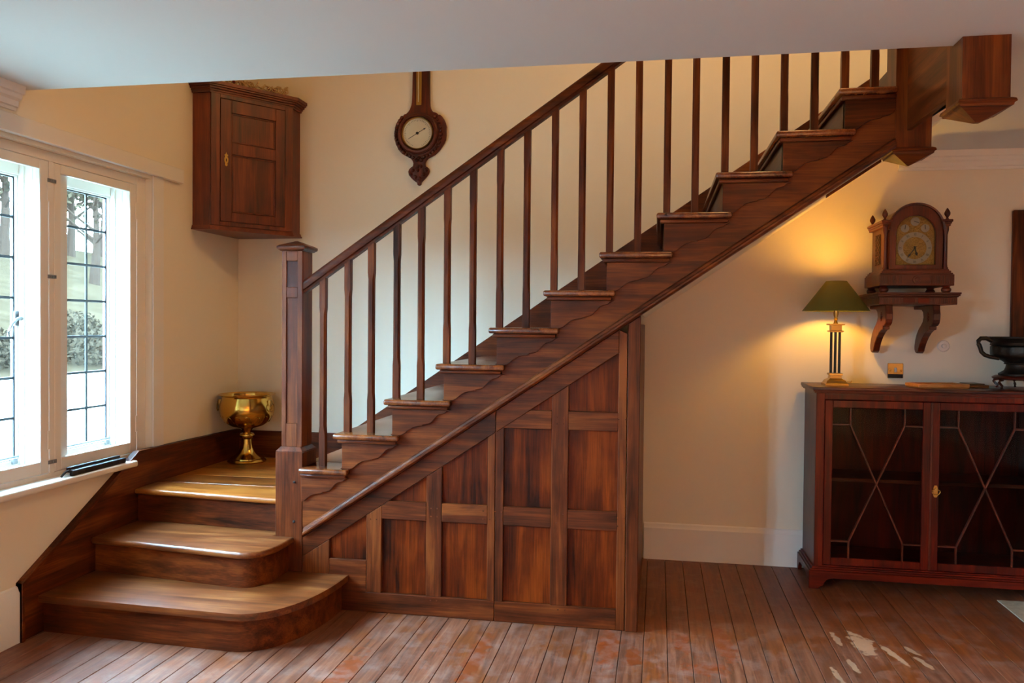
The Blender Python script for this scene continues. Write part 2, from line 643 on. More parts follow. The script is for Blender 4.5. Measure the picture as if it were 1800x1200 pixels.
# left wall with two windows
W1 = (-1.77, 0.306, 0.66, 2.262)
W2 = (-5.2, -4.3, 0.66, 2.262)
mb = MB()
for y0, y1, z0, z1 in ((YF - TK, W2[0], -0.08, ZU), (W2[0], W2[1], -0.08, W2[2]), (W2[0], W2[1], W2[3], ZU), (W2[1], W1[0], -0.08, ZU),
                       (W1[0], W1[1], -0.08, W1[2]), (W1[0], W1[1], W1[3], ZU), (W1[1], YB + TK, -0.08, ZU)):
    mb.box(XL - TK, XL, y0, y1, z0, z1)
struct(mb.build('wall_left', 'wall'), 'cream plaster wall holding the leaded window')
struct(box('wall_back', XL - TK, XR + TK, YB, YB + TK, -0.08, ZU, 'wall'), 'cream plaster wall behind the staircase and bookcase')
struct(box('wall_right', XR, XR + TK, YF - TK, YB, -0.08, ZU, 'wall'))
struct(box('wall_front', XL, XR, YF - TK, YF, -0.08, ZU, 'wall'))

mb = MB()
mb.prism([(XL, YF), (XR, YF), (XR, YB), (XN + 0.012, YB), (XN + 0.012, YE), (XL, YE)], 'z', ZC, 2.70)
struct(mb.build('ceiling', 'ceiling'), 'pale flat ceiling cut away over the stairs')
struct(box('ceiling_upstairs', XL, XR, YF, YB, ZU, ZU + 0.1, 'ceiling'))

# skirtings and cornices


def skirting(name, axis, a0, a1, face, back, h, label):
    t = face - back
    prof = [(back, 0), (face, 0), (face, h - 0.03), (face - t * 0.25, h - 0.022), (face - t * 0.45, h - 0.006), (face - t * 0.8, h), (back, h)]
    return struct(MB().prism(prof, axis, a0, a1).build(name, 'skirting', smooth=True), label)


skirting('baseboard_back', 'x', 0.745, XR, 1.246, YB, 0.226, 'cream painted skirting under the staircase wall')
skirting('baseboard_left', 'y', YF, -0.693, -1.998, XL, 0.256, 'cream painted skirting at the foot of the window wall')


def cornice(name, axis, a0, a1, wall, sgn, label):
    pr = [(0, 0), (0.014, 0), (0.018, 0.012), (0.028, 0.016), (0.03, 0.04), (0.045, 0.05), (0.05, 0.066), (0.062, 0.07), (0.066, 0.105), (0, 0.105)]
    return struct(MB().prism([(wall + sgn * u, ZC - 0.106 + v) for u, v in pr], axis, a0, a1).build(name, 'skirting', smooth=False), label)


cornice('trim_1', 'x', 2.2, XR, YB, -1, 'moulded cornice above the clock')
cornice('trim_2', 'y', YF, -0.70, XL, 1, 'moulded cornice ending above the window')

# ------------------------------------------------------------------ window beside the stairs
win = root_struct('window_1', (XL, -0.73, 0.70), 'white leaded casement window with inner glazed frames')
# lining and sub-frame
mb = MB()
XI, XO = -2.06, -2.25
y0w, y1w = W1[0], W1[1]
mb.box(XL - TK + 0.01, XI, y0w, y0w + 0.05, W1[2], W1[3])
mb.box(XL - TK + 0.01, XI, 0.2300, y1w, W1[2], W1[3])
mb.box(XL - TK + 0.01, XI, y0w + 0.05, 0.2300, 2.2165, W1[3])
mb.box(XL - TK + 0.01, XI, y0w + 0.05, 0.2300, W1[2], 0.7190)
mb.build('frame', 'paint', win, bevel=0.002)
box('architrave', XL + 0.0005, XL + 0.012, 0.306, 0.403, 0.735, 2.281, 'paint', win, bevel=0.002)
MB().box(XL - 0.12, -1.9625, y0w - 0.12, 0.105, 0.664, 0.698).build('sill', 'paint', win, bevel=0.010, seg=3)
mb = MB().box(XL + 0.0005, -1.987, y0w - 0.25, 0.572, 2.281, 2.362)
mb.build('head_board', 'paint', win, bevel=0.002)
per = 0.665
for k in range(3):
    dy = -per * k
    if k < 2:
        box('mullion', XL - TK + 0.02, XI, -0.437 + dy + 0.0015, -0.402 + dy - 0.0015, 0.719, 2.2165, 'paint', win, bevel=0.002)
    # inner casement
    ca = MB()
    a, b_ = -0.402 + dy + 0.0015, 0.228 + dy - 0.0015
    zt, zb = 2.2145, 0.7215
    oa, ob, ot, obm = -0.357 + dy, 0.171 + dy, 2.170, 0.783
    xa, xc = XI - 0.026, XI - 0.001
    ca.box(xa, xc, a, oa, zb, zt)
    ca.box(xa, xc, ob, b_, zb, zt)
    ca.box(xa, xc, oa, ob, ot, zt)
    ca.box(xa, xc, oa, ob, zb, obm)
    c = ca.build('inner_casement', 'paint', win, bevel=0.003)
    box('pane', xa + 0.010, xa + 0.013, oa - 0.004, ob + 0.004, obm - 0.004, ot + 0.004, 'glass', c)
    if k < 2:
        for zz in (2.125, 1.665, 0.772):
            mb = MB().box(XI, XI + 0.004, -0.447 + dy, -0.393 + dy, zz - 0.009, zz + 0.009)
            for yy in (-0.437, -0.420, -0.403):
                mb.lathe_y([(0.005, -0.0), (0.005, 0.004)], XI + 0.005, yy + dy, zz, 8)
            mb.build('clip', 'iron', c)
    for zz in (2.07, 0.88):
        MB().box(XI - 0.001, XI + 0.003, 0.216 + dy, 0.236 + dy, zz - 0.045, zz + 0.045).build('hinge', 'paint', c, bevel=0.001)
    # outer timber light with steel casement and leaded panes
    ga, gb, gz0, gz1 = -0.258 + dy, 0.222 + dy, 0.786, 2.146
    om = MB()
    fw = 0.0075
    for (ya, yb_, za, zb_) in ((ga - fw, ga, gz0 - fw, gz1 + fw), (gb, gb + fw, gz0 - fw, gz1 + fw),
                               (ga, gb, gz1, gz1 + fw), (ga, gb, gz0 - fw, gz0)):
        om.box(XO - 0.02, XO + 0.018, ya, yb_, za, zb_)
    oc = om.build('outer_casement', 'outer_paint', win, bevel=0.002)
    tm = MB()
    if k < 2:
        tm.box(XO - 0.02, XI - 0.04, -0.4345 + dy, ga - fw, 0.719, 2.2165)      # stone mullion, painted
    tm.box(XO - 0.02, XO + 0.03, ga - fw + 0.0002, gb + fw, gz1 + fw, 2.2165)
    tm.box(XO - 0.02, XO + 0.03, ga - fw + 0.0002, gb + fw, 0.719, gz0 - fw)
    tm.box(XO + 0.031, XO + 0.055, 0.2215 + dy, 0.2299 + dy, 0.719, 2.2165)      # stop bead on the jamb
    tm.box(XO + 0.09, XO + 0.10, 0.2265 + dy, 0.2299 + dy, 0.719, 2.2165)
    if k:
        tm.box(XO - 0.02, XO + 0.03, 0.2297 + dy, 0.2305 + dy, 0.719, 2.2165)
    tm.build('outer_frame', 'outer_paint', win, bevel=0.002)
    cw, ch = (gb - ga) / 3, (gz1 - gz0) / 7
    pane0 = None
    for i in range(3):
        for j in range(7):
            if pane0 is None:
                pane0 = MB().box(XO - 0.0015, XO + 0.0015, ga + 0.004, ga + cw - 0.004, gz0 + 0.004, gz0 + ch - 0.004).build('pane', 'glass', oc)
            else:
                p = pane0.copy()
                COL.objects.link(p)
                p.parent = oc
                p.location = (0, i * cw, j * ch)
                p.rotation_euler = (0, 0, 0)
    for i in range(4):
        box('lead_came', XO - 0.004, XO + 0.004, ga + i * cw - 0.0065, ga + i * cw + 0.0065, gz0, gz1, 'lead', oc)
    for j in range(8):
        box('lead_came', XO - 0.0035, XO + 0.0035, ga, gb, gz0 + j * ch - 0.0065, gz0 + j * ch + 0.0065, 'lead', oc)
    # fastener with a curled tail
    hy = gb - 0.004 if k == 1 else ga + 0.012
    sg = -1 if k == 1 else 1
    hz = 1.462
    hb = MB().box(XO + 0.014, XO + 0.022, hy - 0.012, hy + 0.012, hz - 0.035, hz + 0.035)
    hb.tube([(XO + 0.022, hy, hz), (XO + 0.045, hy, hz)], 0.008)
    hb.tube([(XO + 0.045, hy - sg * 0.03, hz - 0.004), (XO + 0.047, hy, hz + 0.003), (XO + 0.048, hy + sg * 0.03, hz - 0.004),
             (XO + 0.05, hy + sg * 0.062, hz - 0.028), (XO + 0.052, hy + sg * 0.085, hz - 0.062), (XO + 0.052, hy + sg * 0.088, hz - 0.085)], 0.008, taper=0.0045)
    hb.build('handle', 'iron', oc, smooth=True)
    sb = MB().tube([(XO + 0.035, ga + 0.03, gz0 + 0.012), (XO + 0.035, gb - 0.01, gz0 + 0.012)], 0.0055)
    sb.tube([(XO + 0.02, ga + 0.1, gz0 - 0.016), (XO + 0.02, gb - 0.02, gz0 - 0.016)], 0.004)
    sb.box(XO + 0.014, XO + 0.045, ga + 0.06, ga + 0.095, gz0 - 0.022, gz0 + 0.03)
    sb.box(XO + 0.014, XO + 0.04, gb - 0.05, gb - 0.02, gz0 - 0.022, gz0 + 0.004)
    sb.build('stay', 'iron', oc, bevel=0.002)
# the other windows of the house, out of the photograph, that light the room
for nm, (a0, a1, z0, z1), kind in (('window_2', W2, 'l'),):
    mb = MB()
    t = 0.06
    segs = []
    n = 2
    for i in range(n + 1):
        c_ = a0 + t / 2 + (a1 - a0 - t) * i / n
        segs.append((c_ - t / 2, c_ + t / 2, z0, z1))
    segs += [(a0, a1, z0, z0 + t), (a0, a1, z1 - t, z1)]
    for u0, u1, v0, v1 in segs:
        if kind == 'l':
            mb.box(XL - 0.16, XL - 0.10, u0, u1, v0, v1)
        elif kind == 'r':
            mb.box(XR + 0.10, XR + 0.16, u0, u1, v0, v1)
        else:
            mb.box(u0, u1, YF - 0.16, YF - 0.10, v0, v1)
    struct(mb.build(nm, 'outer_paint'))

# ------------------------------------------------------------------ the staircase
R_, G_ = 0.18, 0.2639


def tx(k):
    return -2.0993 + G_ * k


stair = thing('staircase', 'dark oak staircase with landing, square balusters and panelled side', 'staircase', (-0.1, 0.6, 0))


def superq(cx, rx, ry, n, steps, y0):
    out = []
    for i in range(steps + 1):
        t = (math.pi / 2) * i / steps
        out.append((cx + rx * math.sin(t) ** (2 / n), y0 - ry * math.cos(t) ** (2 / n)))
    return out


def nose(name, outline, z1, th, mat, bevel=0.012):
    return MB().prism(outline, 'z', z1 - th, z1).build(name, mat, stair, bevel=bevel, seg=3)


XW = -1.994
# bottom step with its rounded end
o1 = [(XW, 0.0), (XW, -0.588)] + superq(-1.02, 0.308, 0.627, 2.35, 18, 0.0) + [(-0.712, -0.003)]
nose('step_tread', o1, R_, 0.032, 'tread_x')
i1 = [(XW, -0.005), (XW, -0.555)] + superq(-1.03, 0.285, 0.594, 2.35, 18, -0.003)
MB().prism(i1, 'z', 0.0, R_ - 0.030).build('step_riser', 'oak_x', stair, smooth=True)
# second step
o2 = [(XW, 0.166), (XW, -0.237)] + superq(-1.13, 0.13, 0.225, 2.3, 14, -0.112) + [(-1.0, -0.004), (-1.1125, -0.004), (-1.1125, 0.096)]
nose('step_tread', o2, 2 * R_, 0.032, 'tread_x')
i2 = [(XW, 0.16), (XW, -0.2)] + superq(-1.15, 0.115, 0.192, 2.3, 14, -0.110) + [(-1.035, -0.004), (-1.1125, -0.004), (-1.1125, 0.09)]
MB().prism(i2, 'z', R_ + 0.0005, 2 * R_ - 0.030).build('step_riser', 'oak_x', stair, smooth=True)
# quarter landing
lf = [(XW, 0.112), (-1.112, 0.040)]
nose('landing_board', [lf[0], lf[1], (-1.112, 0.328), (XW, 0.331)], 3 * R_, 0.032, 'landing_x')
MB().prism([(XW, 0.145), (-1.112, 0.073), (-1.112, 0.10), (XW, 0.17)], 'z', 2 * R_ + 0.0005, 3 * R_ - 0.031).build('step_riser', 'oak_x', stair)
ly = [0.3325, 0.562, 0.792, 1.022, 1.245]
for a, b_ in zip(ly, ly[1:]):
    box('landing_board', XW, -1.012, a + 0.0007, b_ - 0.0007, 3 * R_ - 0.03, 3 * R_ - random.uniform(0, 0.001), 'landing_x', stair, bevel=0.0025)
box('landing_board', -1.1115, -1.012, 0.172, 0.331, 3 * R_ - 0.03, 3 * R_ - 0.001, 'landing_x', stair, bevel=0.002)

# flight: treads with return nosings, risers, scrolled brackets
YS = 0.0                      # outer face of the string
XEND = 1.845
br = [(0.0, 0.0), (0.045, 0.0), (0.062, 0.009), (0.08, 0.025), (0.102, 0.04), (0.13, 0.0475), (0.1545, 0.050), (0.157, 0.056), (0.19, 0.0625),
      (0.205, 0.073), (0.217, 0.087), (0.2275, 0.099), (0.239, 0.108), (0.262, 0.114), (0.272, 0.117), (0.275, 0.122), (0.29, 0.131), (0.302, 0.150)]
bracket0 = None
for k in range(4, 15):
    x0 = tx(k)
    xr = x0 + 0.035
    z = k * R_
    if k == 4:
        xa = -0.9615
        tm = MB().prism([(xa, -0.054), (x0 + 0.341, -0.054), (x0 + 0.341, -0.001), (x0 + G_ + 0.034, -0.001), (x0 + G_ + 0.034, 0.17), (xa, 0.17)], 'z', z - 0.028, z)
        tm.build('tread', 'stairtread_y', stair, bevel=0.010, seg=3)
        box('tread', x0 + 0.034, x0 + G_ + 0.034, 0.1705, 1.244, z - 0.028, z, 'stairtread_y', stair, bevel=0.008, seg=2)
        box('nosing_moulding', xa, x0 + 0.325, -0.034, -0.0005, z - 0.047, z - 0.0285, 'oak_x', stair, bevel=0.007, seg=2)
    else:
        xe = min(x0 + 0.341, XEND - 0.001)
        xi = min(x0 + G_ + 0.034, XEND - 0.001) if k < 14 else x0 + G_ + 0.034
        if k < 14:
            pts = [(x0, -0.054), (xe, -0.054), (xe, -0.001), (xi, -0.001), (xi, 1.244), (x0, 1.244)]
        else:
            pts = [(x0, -0.054), (xe, -0.054), (xe, 0.155), (xi, 0.155), (xi, 1.244), (x0, 1.244)]
        MB().prism(pts, 'z', z - 0.028, z).build('tread', 'stairtread_y', stair, bevel=0.010, seg=3)
        mo = MB().box(x0 + 0.016, min(x0 + 0.325, XEND - 0.002), -0.034, -0.0005, z - 0.047, z - 0.0285)
        mo.build('nosing_moulding', 'oak_x', stair, bevel=0.007, seg=2)
        box('nosing_moulding', x0 + 0.016, xr - 0.0005, 0.0, 1.244, z - 0.047, z - 0.0285, 'oak_y', stair, bevel=0.006, seg=2)
    box('riser', xr, xr + 0.018, 0.0 if k > 4 else 0.171, 1.244, z - R_ + 0.0005, z - 0.0285, 'oak_y', stair)
    pts = [(xr + u, z - R_ + v) for u, v in br]
    top = z - 0.047
    pts = [p for p in pts if p[1] < top] + [(pts[-1][0], top), (pts[0][0], top)]
    if k == 4:
        pts = [(-0.9612, z - R_ + 0.004), (-0.945, z - R_ + 0.008)] + [p for p in pts if p[0] > -0.93] + []
        pts = [p for p in pts if p[0] > -0.9613]
        pts.append((-0.9612, top))
    if k == 14:
        pts = [(min(p[0], XEND - 0.001), p[1]) for p in pts]
        cl = []
        for p in pts:
            if not cl or (Vector(p) - Vector(cl[-1])).length > 1e-4:
                cl.append(p)
        pts = cl
    MB().prism(pts, 'y', -0.013, 0.03).build('tread_bracket', 'oak_x', stair, bevel=0.002)
# riser up to the landing above
box('riser', tx(15) + 0.035, tx(15) + 0.05, 0.155, 1.244, 14 * R_ + 0.0005, 2.699, 'oak_y', stair)

# outer string and its moulding along the lower edge


def low(x):
    return 1.006 + 0.676 * x


def mid_(x):
    return 1.236 + 0.682 * x


xs0, xs1 = -0.9615, XEND
MB().prism([(xs0, low(xs0)), (xs1, low(xs1)), (xs1, mid_(xs1)), (xs0, mid_(xs0))], 'y', YS, 0.04).build('string', 'oak_x', stair)
prof = [(-0.002, 0.0), (-0.022, 0.002), (-0.030, 0.012), (-0.030, 0.022), (-0.020, 0.028), (-0.017, 0.040), (-0.009, 0.046), (-0.002, 0.048)]
MB().loft([[Vector((x, y, low(x) + z)) for y, z in prof] for x in (xs0 + 0.012, xs1)]).build('string_moulding', 'oak_x', stair, smooth=True)
# wall string on the back wall and skirting of the landing
MB().prism([(-1.22, 0.7185), (2.05, 1.548 + 0.68 * 2.05), (2.05, 1.2 + 0.68 * 2.05), (-0.99, 0.52), (-0.99, 0.50), (-1.22, 0.50)], 'y', 1.245, YB).build('wall_string', 'oak_x', stair, bevel=0.004)
box('landing_skirting', XL, -1.2205, 1.245, YB, 0.5, 0.7185, 'oak_x', stair, bevel=0.004)
# string on the window wall
ws = [(-0.692, 0.0), (-0.692, 0.262), (-0.672, 0.283), (0.142, 0.733), (1.2445, 0.720), (1.2445, 0.5), (0.1, 0.3), (-0.2, 0.0)]
MB().prism(ws, 'x', XL + 0.0005, XW - 0.0005).build('wall_string', 'oak_y', stair, bevel=0.002)
capm = MB()


def strip(pts, w, x0, x1):
    up = []
    for p in pts:
        up.append(p)
    lo = []
    for i, p in enumerate(pts):
        a = Vector(pts[max(i - 1, 0)])
        b2 = Vector(pts[min(i + 1, len(pts) - 1)])
        d = (b2 - a).normalized()
        nrm = Vector((d.y, -d.x))
        lo.append((p[0] + nrm.x * w, p[1] + nrm.y * w))
    return up + lo[::-1]


edge = [(-0.6935, 0.0), (-0.6935, 0.268), (0.140, 0.742), (1.2445, 0.728)]
capm.prism(strip(edge, 0.024, 0, 0), 'x', XL + 0.001, XW + 0.004)
capm.prism(strip(edge, 0.011, 0, 0), 'x', XL + 0.001, XW + 0.010)
capm.build('string_moulding', 'oak_y', stair)
# stair underside (plaster) over the open part and the closed end of the cupboard
sof = MB()
sof.prism([(0.7395, low(0.7395) + 0.002), (2.2, low(2.2) + 0.002), (2.2, low(2.2) + 0.035), (0.7395, low(0.7395) + 0.035)], 'y', 0.0405, YB - 0.001)
sof.build('plaster_soffit', 'wall', stair)
MB().prism([(1.60, low(1.60) - 0.014), (1.84, low(1.84) - 0.014), (1.84, low(1.84) + 0.001), (1.60, low(1.60) + 0.001)], 'y', 0.20, 0.225).build('soffit_strip', 'oak_x', stair)  # narrow dark strip along the upper slope of the soffit
box('end_panel', 0.690, 0.7365, 0.0445, 1.244, 0.0, low(0.69) - 0.01, 'oak_z', stair, bevel=0.002)

# panelled side below the string
pan = box('side_panelling', -0.9615, 0.676, 0.026, 0.036, 0.0, low(-0.9615), 'oak_z', stair)
pc = [-0.538, -0.305, -0.226, 0.005, 0.084, 0.318, 0.399, 0.636]
z0, z1, z2, z3, z4 = 0.0993, 0.475, 0.567, 0.9515, 1.042


def sl(x):
    return 0.9003 + 0.667 * x            # lower edge of the raking rail


def field(pts, nm='panel'):
    MB().prism(pts, 'y', 0.0165, 0.0235).build(nm, 'panel_z', pan, bevel=0.001)


e_ = 0.003
P1a, P1b = -0.815, -0.617
field([(P1a, 0.259), (P1b, 0.259), (P1b, sl(P1b)), (P1a, sl(P1a))])
cols = [(pc[0], pc[1]), (pc[2], pc[3]), (pc[4], pc[5]), (pc[6], pc[7])]
for a, b_ in cols:
    field([(a, z0), (b_, z0), (b_, z1), (a, z1)])
field([((z2 - 0.9003) / 0.667, z2), (pc[1], z2), (pc[1], sl(pc[1]))])
field([(pc[2], z2), (pc[3], z2), (pc[3], sl(pc[3])), (pc[2], sl(pc[2]))])
for a, b_ in cols[2:]:
    field([(a, z2), (b_, z2), (b_, z3), (a, z3)])
field([((z4 - 0.9003) / 0.667, z4), (pc[5], z4), (pc[5], sl(pc[5]))])
field([(pc[6], z4), (pc[7], z4), (pc[7], sl(pc[7])), (pc[6], sl(pc[6]))])


def member(nm, pts, mat, bev=0.0025):
    MB().prism(pts, 'y', 0.0, 0.025).build(nm, mat, pan, bevel=bev)


SPL = 0.0425
member('raking_rail', [(-0.9605, sl(-0.9605)), (SPL - 0.001, sl(SPL)), (SPL - 0.001, low(SPL)), (-0.9605, low(-0.9605))], 'oak_x')
member('raking_rail', [(SPL + 0.001, sl(SPL)), (pc[7], sl(pc[7])), (pc[7], low(pc[7]) - 0.001), (SPL + 0.001, low(SPL))], 'oak_x')
member('stile', [(-0.9605, 0.0), (P1a, 0.0), (P1a, sl(P1a)), (-0.9605, sl(-0.9605))], 'oak_z')
member('bottom_rail', [(P1a, 0.0), (SPL - 0.001, 0.0), (SPL - 0.001, z0), (pc[0], z0), (P1b, z0), (P1b, 0.259), (P1a, 0.259)], 'oak_x')
member('bottom_rail', [(SPL + 0.001, 0.0), (pc[7], 0.0), (pc[7], z0), (SPL + 0.001, z0)], 'oak_x')
member('stile', [(P1b, z0), (pc[0], z0), (pc[0], sl(pc[0])), (P1b, sl(P1b))], 'oak_z')
member('rail', [(pc[0], z1), (pc[1], z1), (pc[1], z2), ((z2 - 0.9003) / 0.667, z2), (pc[0], sl(pc[0]))], 'oak_x')
member('stile', [(pc[1], z0), (pc[2], z0), (pc[2], sl(pc[2])), (pc[1], sl(pc[1]))], 'oak_z')
member('rail', [(pc[2], z1), (pc[3], z1), (pc[3], z2), (pc[2], z2)], 'oak_x')
member('stile', [(pc[3], z0), (SPL - 0.001, z0), (SPL - 0.001, sl(SPL)), (pc[3], sl(pc[3]))], 'oak_z')
member('stile', [(SPL + 0.001, z0), (pc[4], z0), (pc[4], sl(pc[4])), (SPL + 0.001, sl(SPL))], 'oak_z')
for a, b_ in cols[2:]:
    member('rail', [(a, z1), (b_, z1), (b_, z2), (a, z2)], 'oak_x')
member('rail', [(pc[4], z3), (pc[5], z3), (pc[5], z4), ((z4 - 0.9003) / 0.667, z4), (pc[4], sl(pc[4]))], 'oak_x')
member('rail', [(pc[6], z3), (pc[7], z3), (pc[7], z4), (pc[6], z4)], 'oak_x')
member('stile', [(pc[5], z0), (pc[6], z0), (pc[6], sl(pc[6])), (pc[5], sl(pc[5]))], 'oak_z')
member('stile', [(pc[7], 0.0), (0.676, 0.0), (0.676, low(0.676) - 0.045), (pc[7], low(pc[7]) - 0.001)], 'oak_z')
MB().prism([(0.679, 0.0), (0.737, 0.0), (0.737, low(0.737) - 0.001), (0.679, low(0.679) - 0.001)], 'y', -0.006, 0.044).build('end_post', 'oak_z', stair, bevel=0.003)
# oak pegs at the joints
for x, z in ((0.0, 0.50), (0.0, 0.54), (0.36, 0.50), (0.36, 0.54), (0.655, 0.5), (0.655, 0.54), (-0.265, 0.5), (-0.265, 0.54), (0.36, 0.98), (0.36, 1.01),
             (0.655, 0.98), (0.655, 1.01), (0.06, 0.98), (0.06, 0.50), (0.06, 0.54), (-0.58, 0.47), (0.34, 0.08), (0.375, 0.08), (-0.265, 0.08)):
    for dx in (-0.016, 0.016):
        MB().lathe_y([(0.0036, 0.0), (0.0036, -0.0008), (0.002, -0.0016)], x + dx, 0.0, z, 7).build('peg', 'oak_x', pan)

# newel post at the foot of the flight
nb = MB()
nb.box(-1.108, -0.962, -0.003, 0.17, R_ + 0.0005, 0.792)
rings = []
for z, i in ((0.792, 0.0), (0.797, 0.001), (0.818, 0.020)):
    rings.append([Vector((-1.108 + i, -0.003 + i, z)), Vector((-0.962 - i, -0.003 + i, z)), Vector((-0.962 - i, 0.17 - i, z)), Vector((-1.108 + i, 0.17 - i, z))])
nb.loft(rings)
newel = nb.build('newel_post', 'oak_z', stair, bevel=0.002)
sh = MB()
xa, xb_, ya, yb_ = -1.0875, -0.976, 0.020, 0.142
sh.box(xa, xb_, ya + 0.010, yb_, 0.8165, 1.822)
fx0, fx1 = -1.063, -1.002
for x0, x1, zz0, zz1 in ((xa, fx0, 0.8165, 1.822), (fx1, xb_, 0.8165, 1.822), (fx0, fx1, 0.8165, 0.938), (fx0, fx1, 1.583, 1.638), (fx0, fx1, 1.772, 1.822)):
    sh.box(x0, x1, ya, ya + 0.0102, zz0, zz1)
sh.build('shaft', 'oak_z', newel, bevel=0.0015)
for zz0, zz1 in ((0.938, 1.583), (1.638, 1.772)):
    box('shaft_panel', fx0 + 0.001, fx1 - 0.001, ya + 0.007, ya + 0.0105, zz0 + 0.001, zz1 - 0.001, 'oak_z', newel)
cp = MB()
cx0, cx1, cy0, cy1 = -1.108, -0.955, 0.000, 0.162
rings = []
for z, i in ((1.8225, 0.014), (1.828, 0.008), (1.832, 0.002), (1.838, 0.0), (1.846, 0.0), (1.850, 0.006), (1.853, 0.010), (1.877, 0.070)):
    rings.append([Vector((cx0 + i, cy0 + i, z)), Vector((cx1 - i, cy0 + i, z)), Vector((cx1 - i, cy1 - i, z)), Vector((cx0 + i, cy1 - i, z))])
cp.loft(rings)
cp.build('cap', 'oak_x', newel)
for z in (0.64, 0.437):
    MB().lathe_y([(0.007, 0.0), (0.007, -0.003), (0.004, -0.006)], -1.005, -0.003, z, 8).build('peg', 'gap', newel)

# handrail
RB = 0.055                    # centre line of rail and balusters


def rail_low(x):
    return 2.275 + 0.686 * x


hp = [(-0.018, 0.0), (0.018, 0.0), (0.020, 0.014), (0.030, 0.018), (0.032, 0.034), (0.030, 0.052), (0.022, 0.064), (0.010, 0.071), (-0.010, 0.071),
      (-0.022, 0.064), (-0.030, 0.052), (-0.032, 0.034), (-0.030, 0.018), (-0.020, 0.014)]
MB().loft([[Vector((x, RB + y, rail_low(x) + z)) for y, z in hp] for x in (-0.9755, XEND + 0.01)]).build('handrail', 'oak_x', stair, smooth=True)
bx_ = [-0.875, -0.741, -0.616, -0.482, -0.355, -0.221, -0.090, 0.046, 0.179, 0.315, 0.448, 0.582, 0.715, 0.850, 0.980, 1.115, 1.246, 1.377, 1.510, 1.640, 1.768]


def baluster(x, zf, zt):
    h = 0.0165
    def ring(z, c):
        p = [(-h + c, -h), (h - c, -h), (h, -h + c), (h, h - c), (h - c, h), (-h + c, h), (-h, h - c), (-h, -h + c)]
        return [Vector((x + a, RB + b2, z)) for a, b2 in p]
    ca, cb = 0.0012, 0.0085
    m = MB().loft([ring(zf + 0.0003, ca), ring(zf + 0.165, ca), ring(zf + 0.205, cb), ring(zt - 0.175, cb), ring(zt - 0.14, ca)], caps=True)
    R = ring(zt, ca)
    top = [Vector((p.x, p.y, rail_low(p.x) + 0.004)) for p in R]
    m.loft([ring(zt - 0.14, ca), top], caps=True)
    return m.build('baluster', 'oak_z', stair)


for i, x in enumerate(bx_):
    k = 4 + (i + 1) // 2
    baluster(x, k * R_, rail_low(x))

# newels and apron hanging below the landing above


def drop_newel(x0, x1, y0, y1, zb, zt):
    m = MB().box(x0, x1, y0, y1, zb, zt)
    o = m.build('drop_newel', 'oak_z', stair, bevel=0.002)
    rings = []
    for z, i in ((zb + 0.002, -0.004), (zb - 0.004, -0.014), (zb - 0.014, -0.017), (zb - 0.018, -0.010), (zb - 0.026, -0.008), (zb - 0.028, 0.0), (zb - 0.066, 0.072)):
        rings.append([Vector((x0 + i, y0 + i, z)), Vector((x1 - i, y0 + i, z)), Vector((x1 - i, y1 - i, z)), Vector((x0 + i, y1 - i, z))])
    MB().loft(rings).build('pendant_cap', 'oak_x', o)
    return o


drop_newel(1.845, 1.997, -0.003, 0.152, 2.256, 3.85)
drop_newel(1.868, 2.027, -0.745, -0.580, 2.268, 3.85)
MB().box(1.893, 1.9185, -0.5795, -0.0035, 2.332, 2.76).build('landing_apron', 'oak_y', stair, bevel=0.003)
MB().loft([[Vector((1.95 + y, yy, 3.60 + z)) for y, z in hp] for yy in (-0.579, -0.004)]).build('landing_handrail', 'oak_y', stair, smooth=True)

# ------------------------------------------------------------------ corner cupboard
cup = thing('corner_cupboard', 'dark oak corner cupboard with panelled door hung high in the corner', 'cupboard', (-1.80, 1.05, 2.02))
A, B, C, D, K = (XL + 0.001, 0.712), (-1.90, 0.712), (-1.571, 1.150), (-1.571, YB - 0.001), (XL + 0.001, YB - 0.001)


def outset(d):
    """plan of the cupboard pushed out by d along its three show faces"""
    t = Vector((C[0] - B[0], C[1] - B[1])).normalized()
    nrm = Vector((t.y, -t.x))
    # left return moves -y, front moves along nrm, right return moves +x
    y = A[1] - d
    x = C[0] + d
    p0 = Vector(B) + nrm * d
    s = (y - p0.y) / t.y
    b2 = p0 + t * s
    s2 = (x - p0.x) / t.x
    c2 = p0 + t * s2
    return [(A[0], y), (b2.x, b2.y), (c2.x, c2.y), (x, D[1]), K]


MB().prism(outset(0.0), 'z', 2.045, 2.862).build('body', 'cupboard_z', cup, bevel=0.002)
cn = MB()
for za, zb, d in ((2.862, 2.874, 0.010), (2.874, 2.886, 0.018), (2.886, 2.898, 0.030), (2.898, 2.908, 0.042), (2.908, 2.928, 0.050)):
    cn.prism(outset(d), 'z', za, zb)
cn.build('cornice', 'cupboard_x', cup)
bm_ = MB()
for za, zb, d in ((2.024, 2.034, 0.016), (2.034, 2.045, 0.010), (2.045, 2.052, 0.006)):
    bm_.prism(outset(d), 'z', za, zb)
bm_.build('base_moulding', 'cupboard_x', cup)
t = Vector((C[0] - B[0], C[1] - B[1], 0))
LEN = t.length
t.normalize()
nrm = Vector((t.y, -t.x, 0))
FM = Matrix(((t.x, -nrm.x, 0, B[0]), (t.y, -nrm.y, 0, B[1]), (0, 0, 1, 0), (0, 0, 0, 1)))   # local x along the front, -y outwards
mb = MB()
for a, b_ in ((0.0, 0.056), (LEN - 0.056, LEN)):
    mb.box(a, b_, -0.012, -0.0005, 2.053, 2.861, FM)
mb.box(0.056, LEN - 0.056, -0.012, -0.0005, 2.838, 2.861, FM)
mb.box(0.056, LEN - 0.056, -0.012, -0.0005, 2.053, 2.078, FM)
mb.build('face_frame', 'cupboard_z', cup, bevel=0.0015)
d0, d1 = 0.059, LEN - 0.059
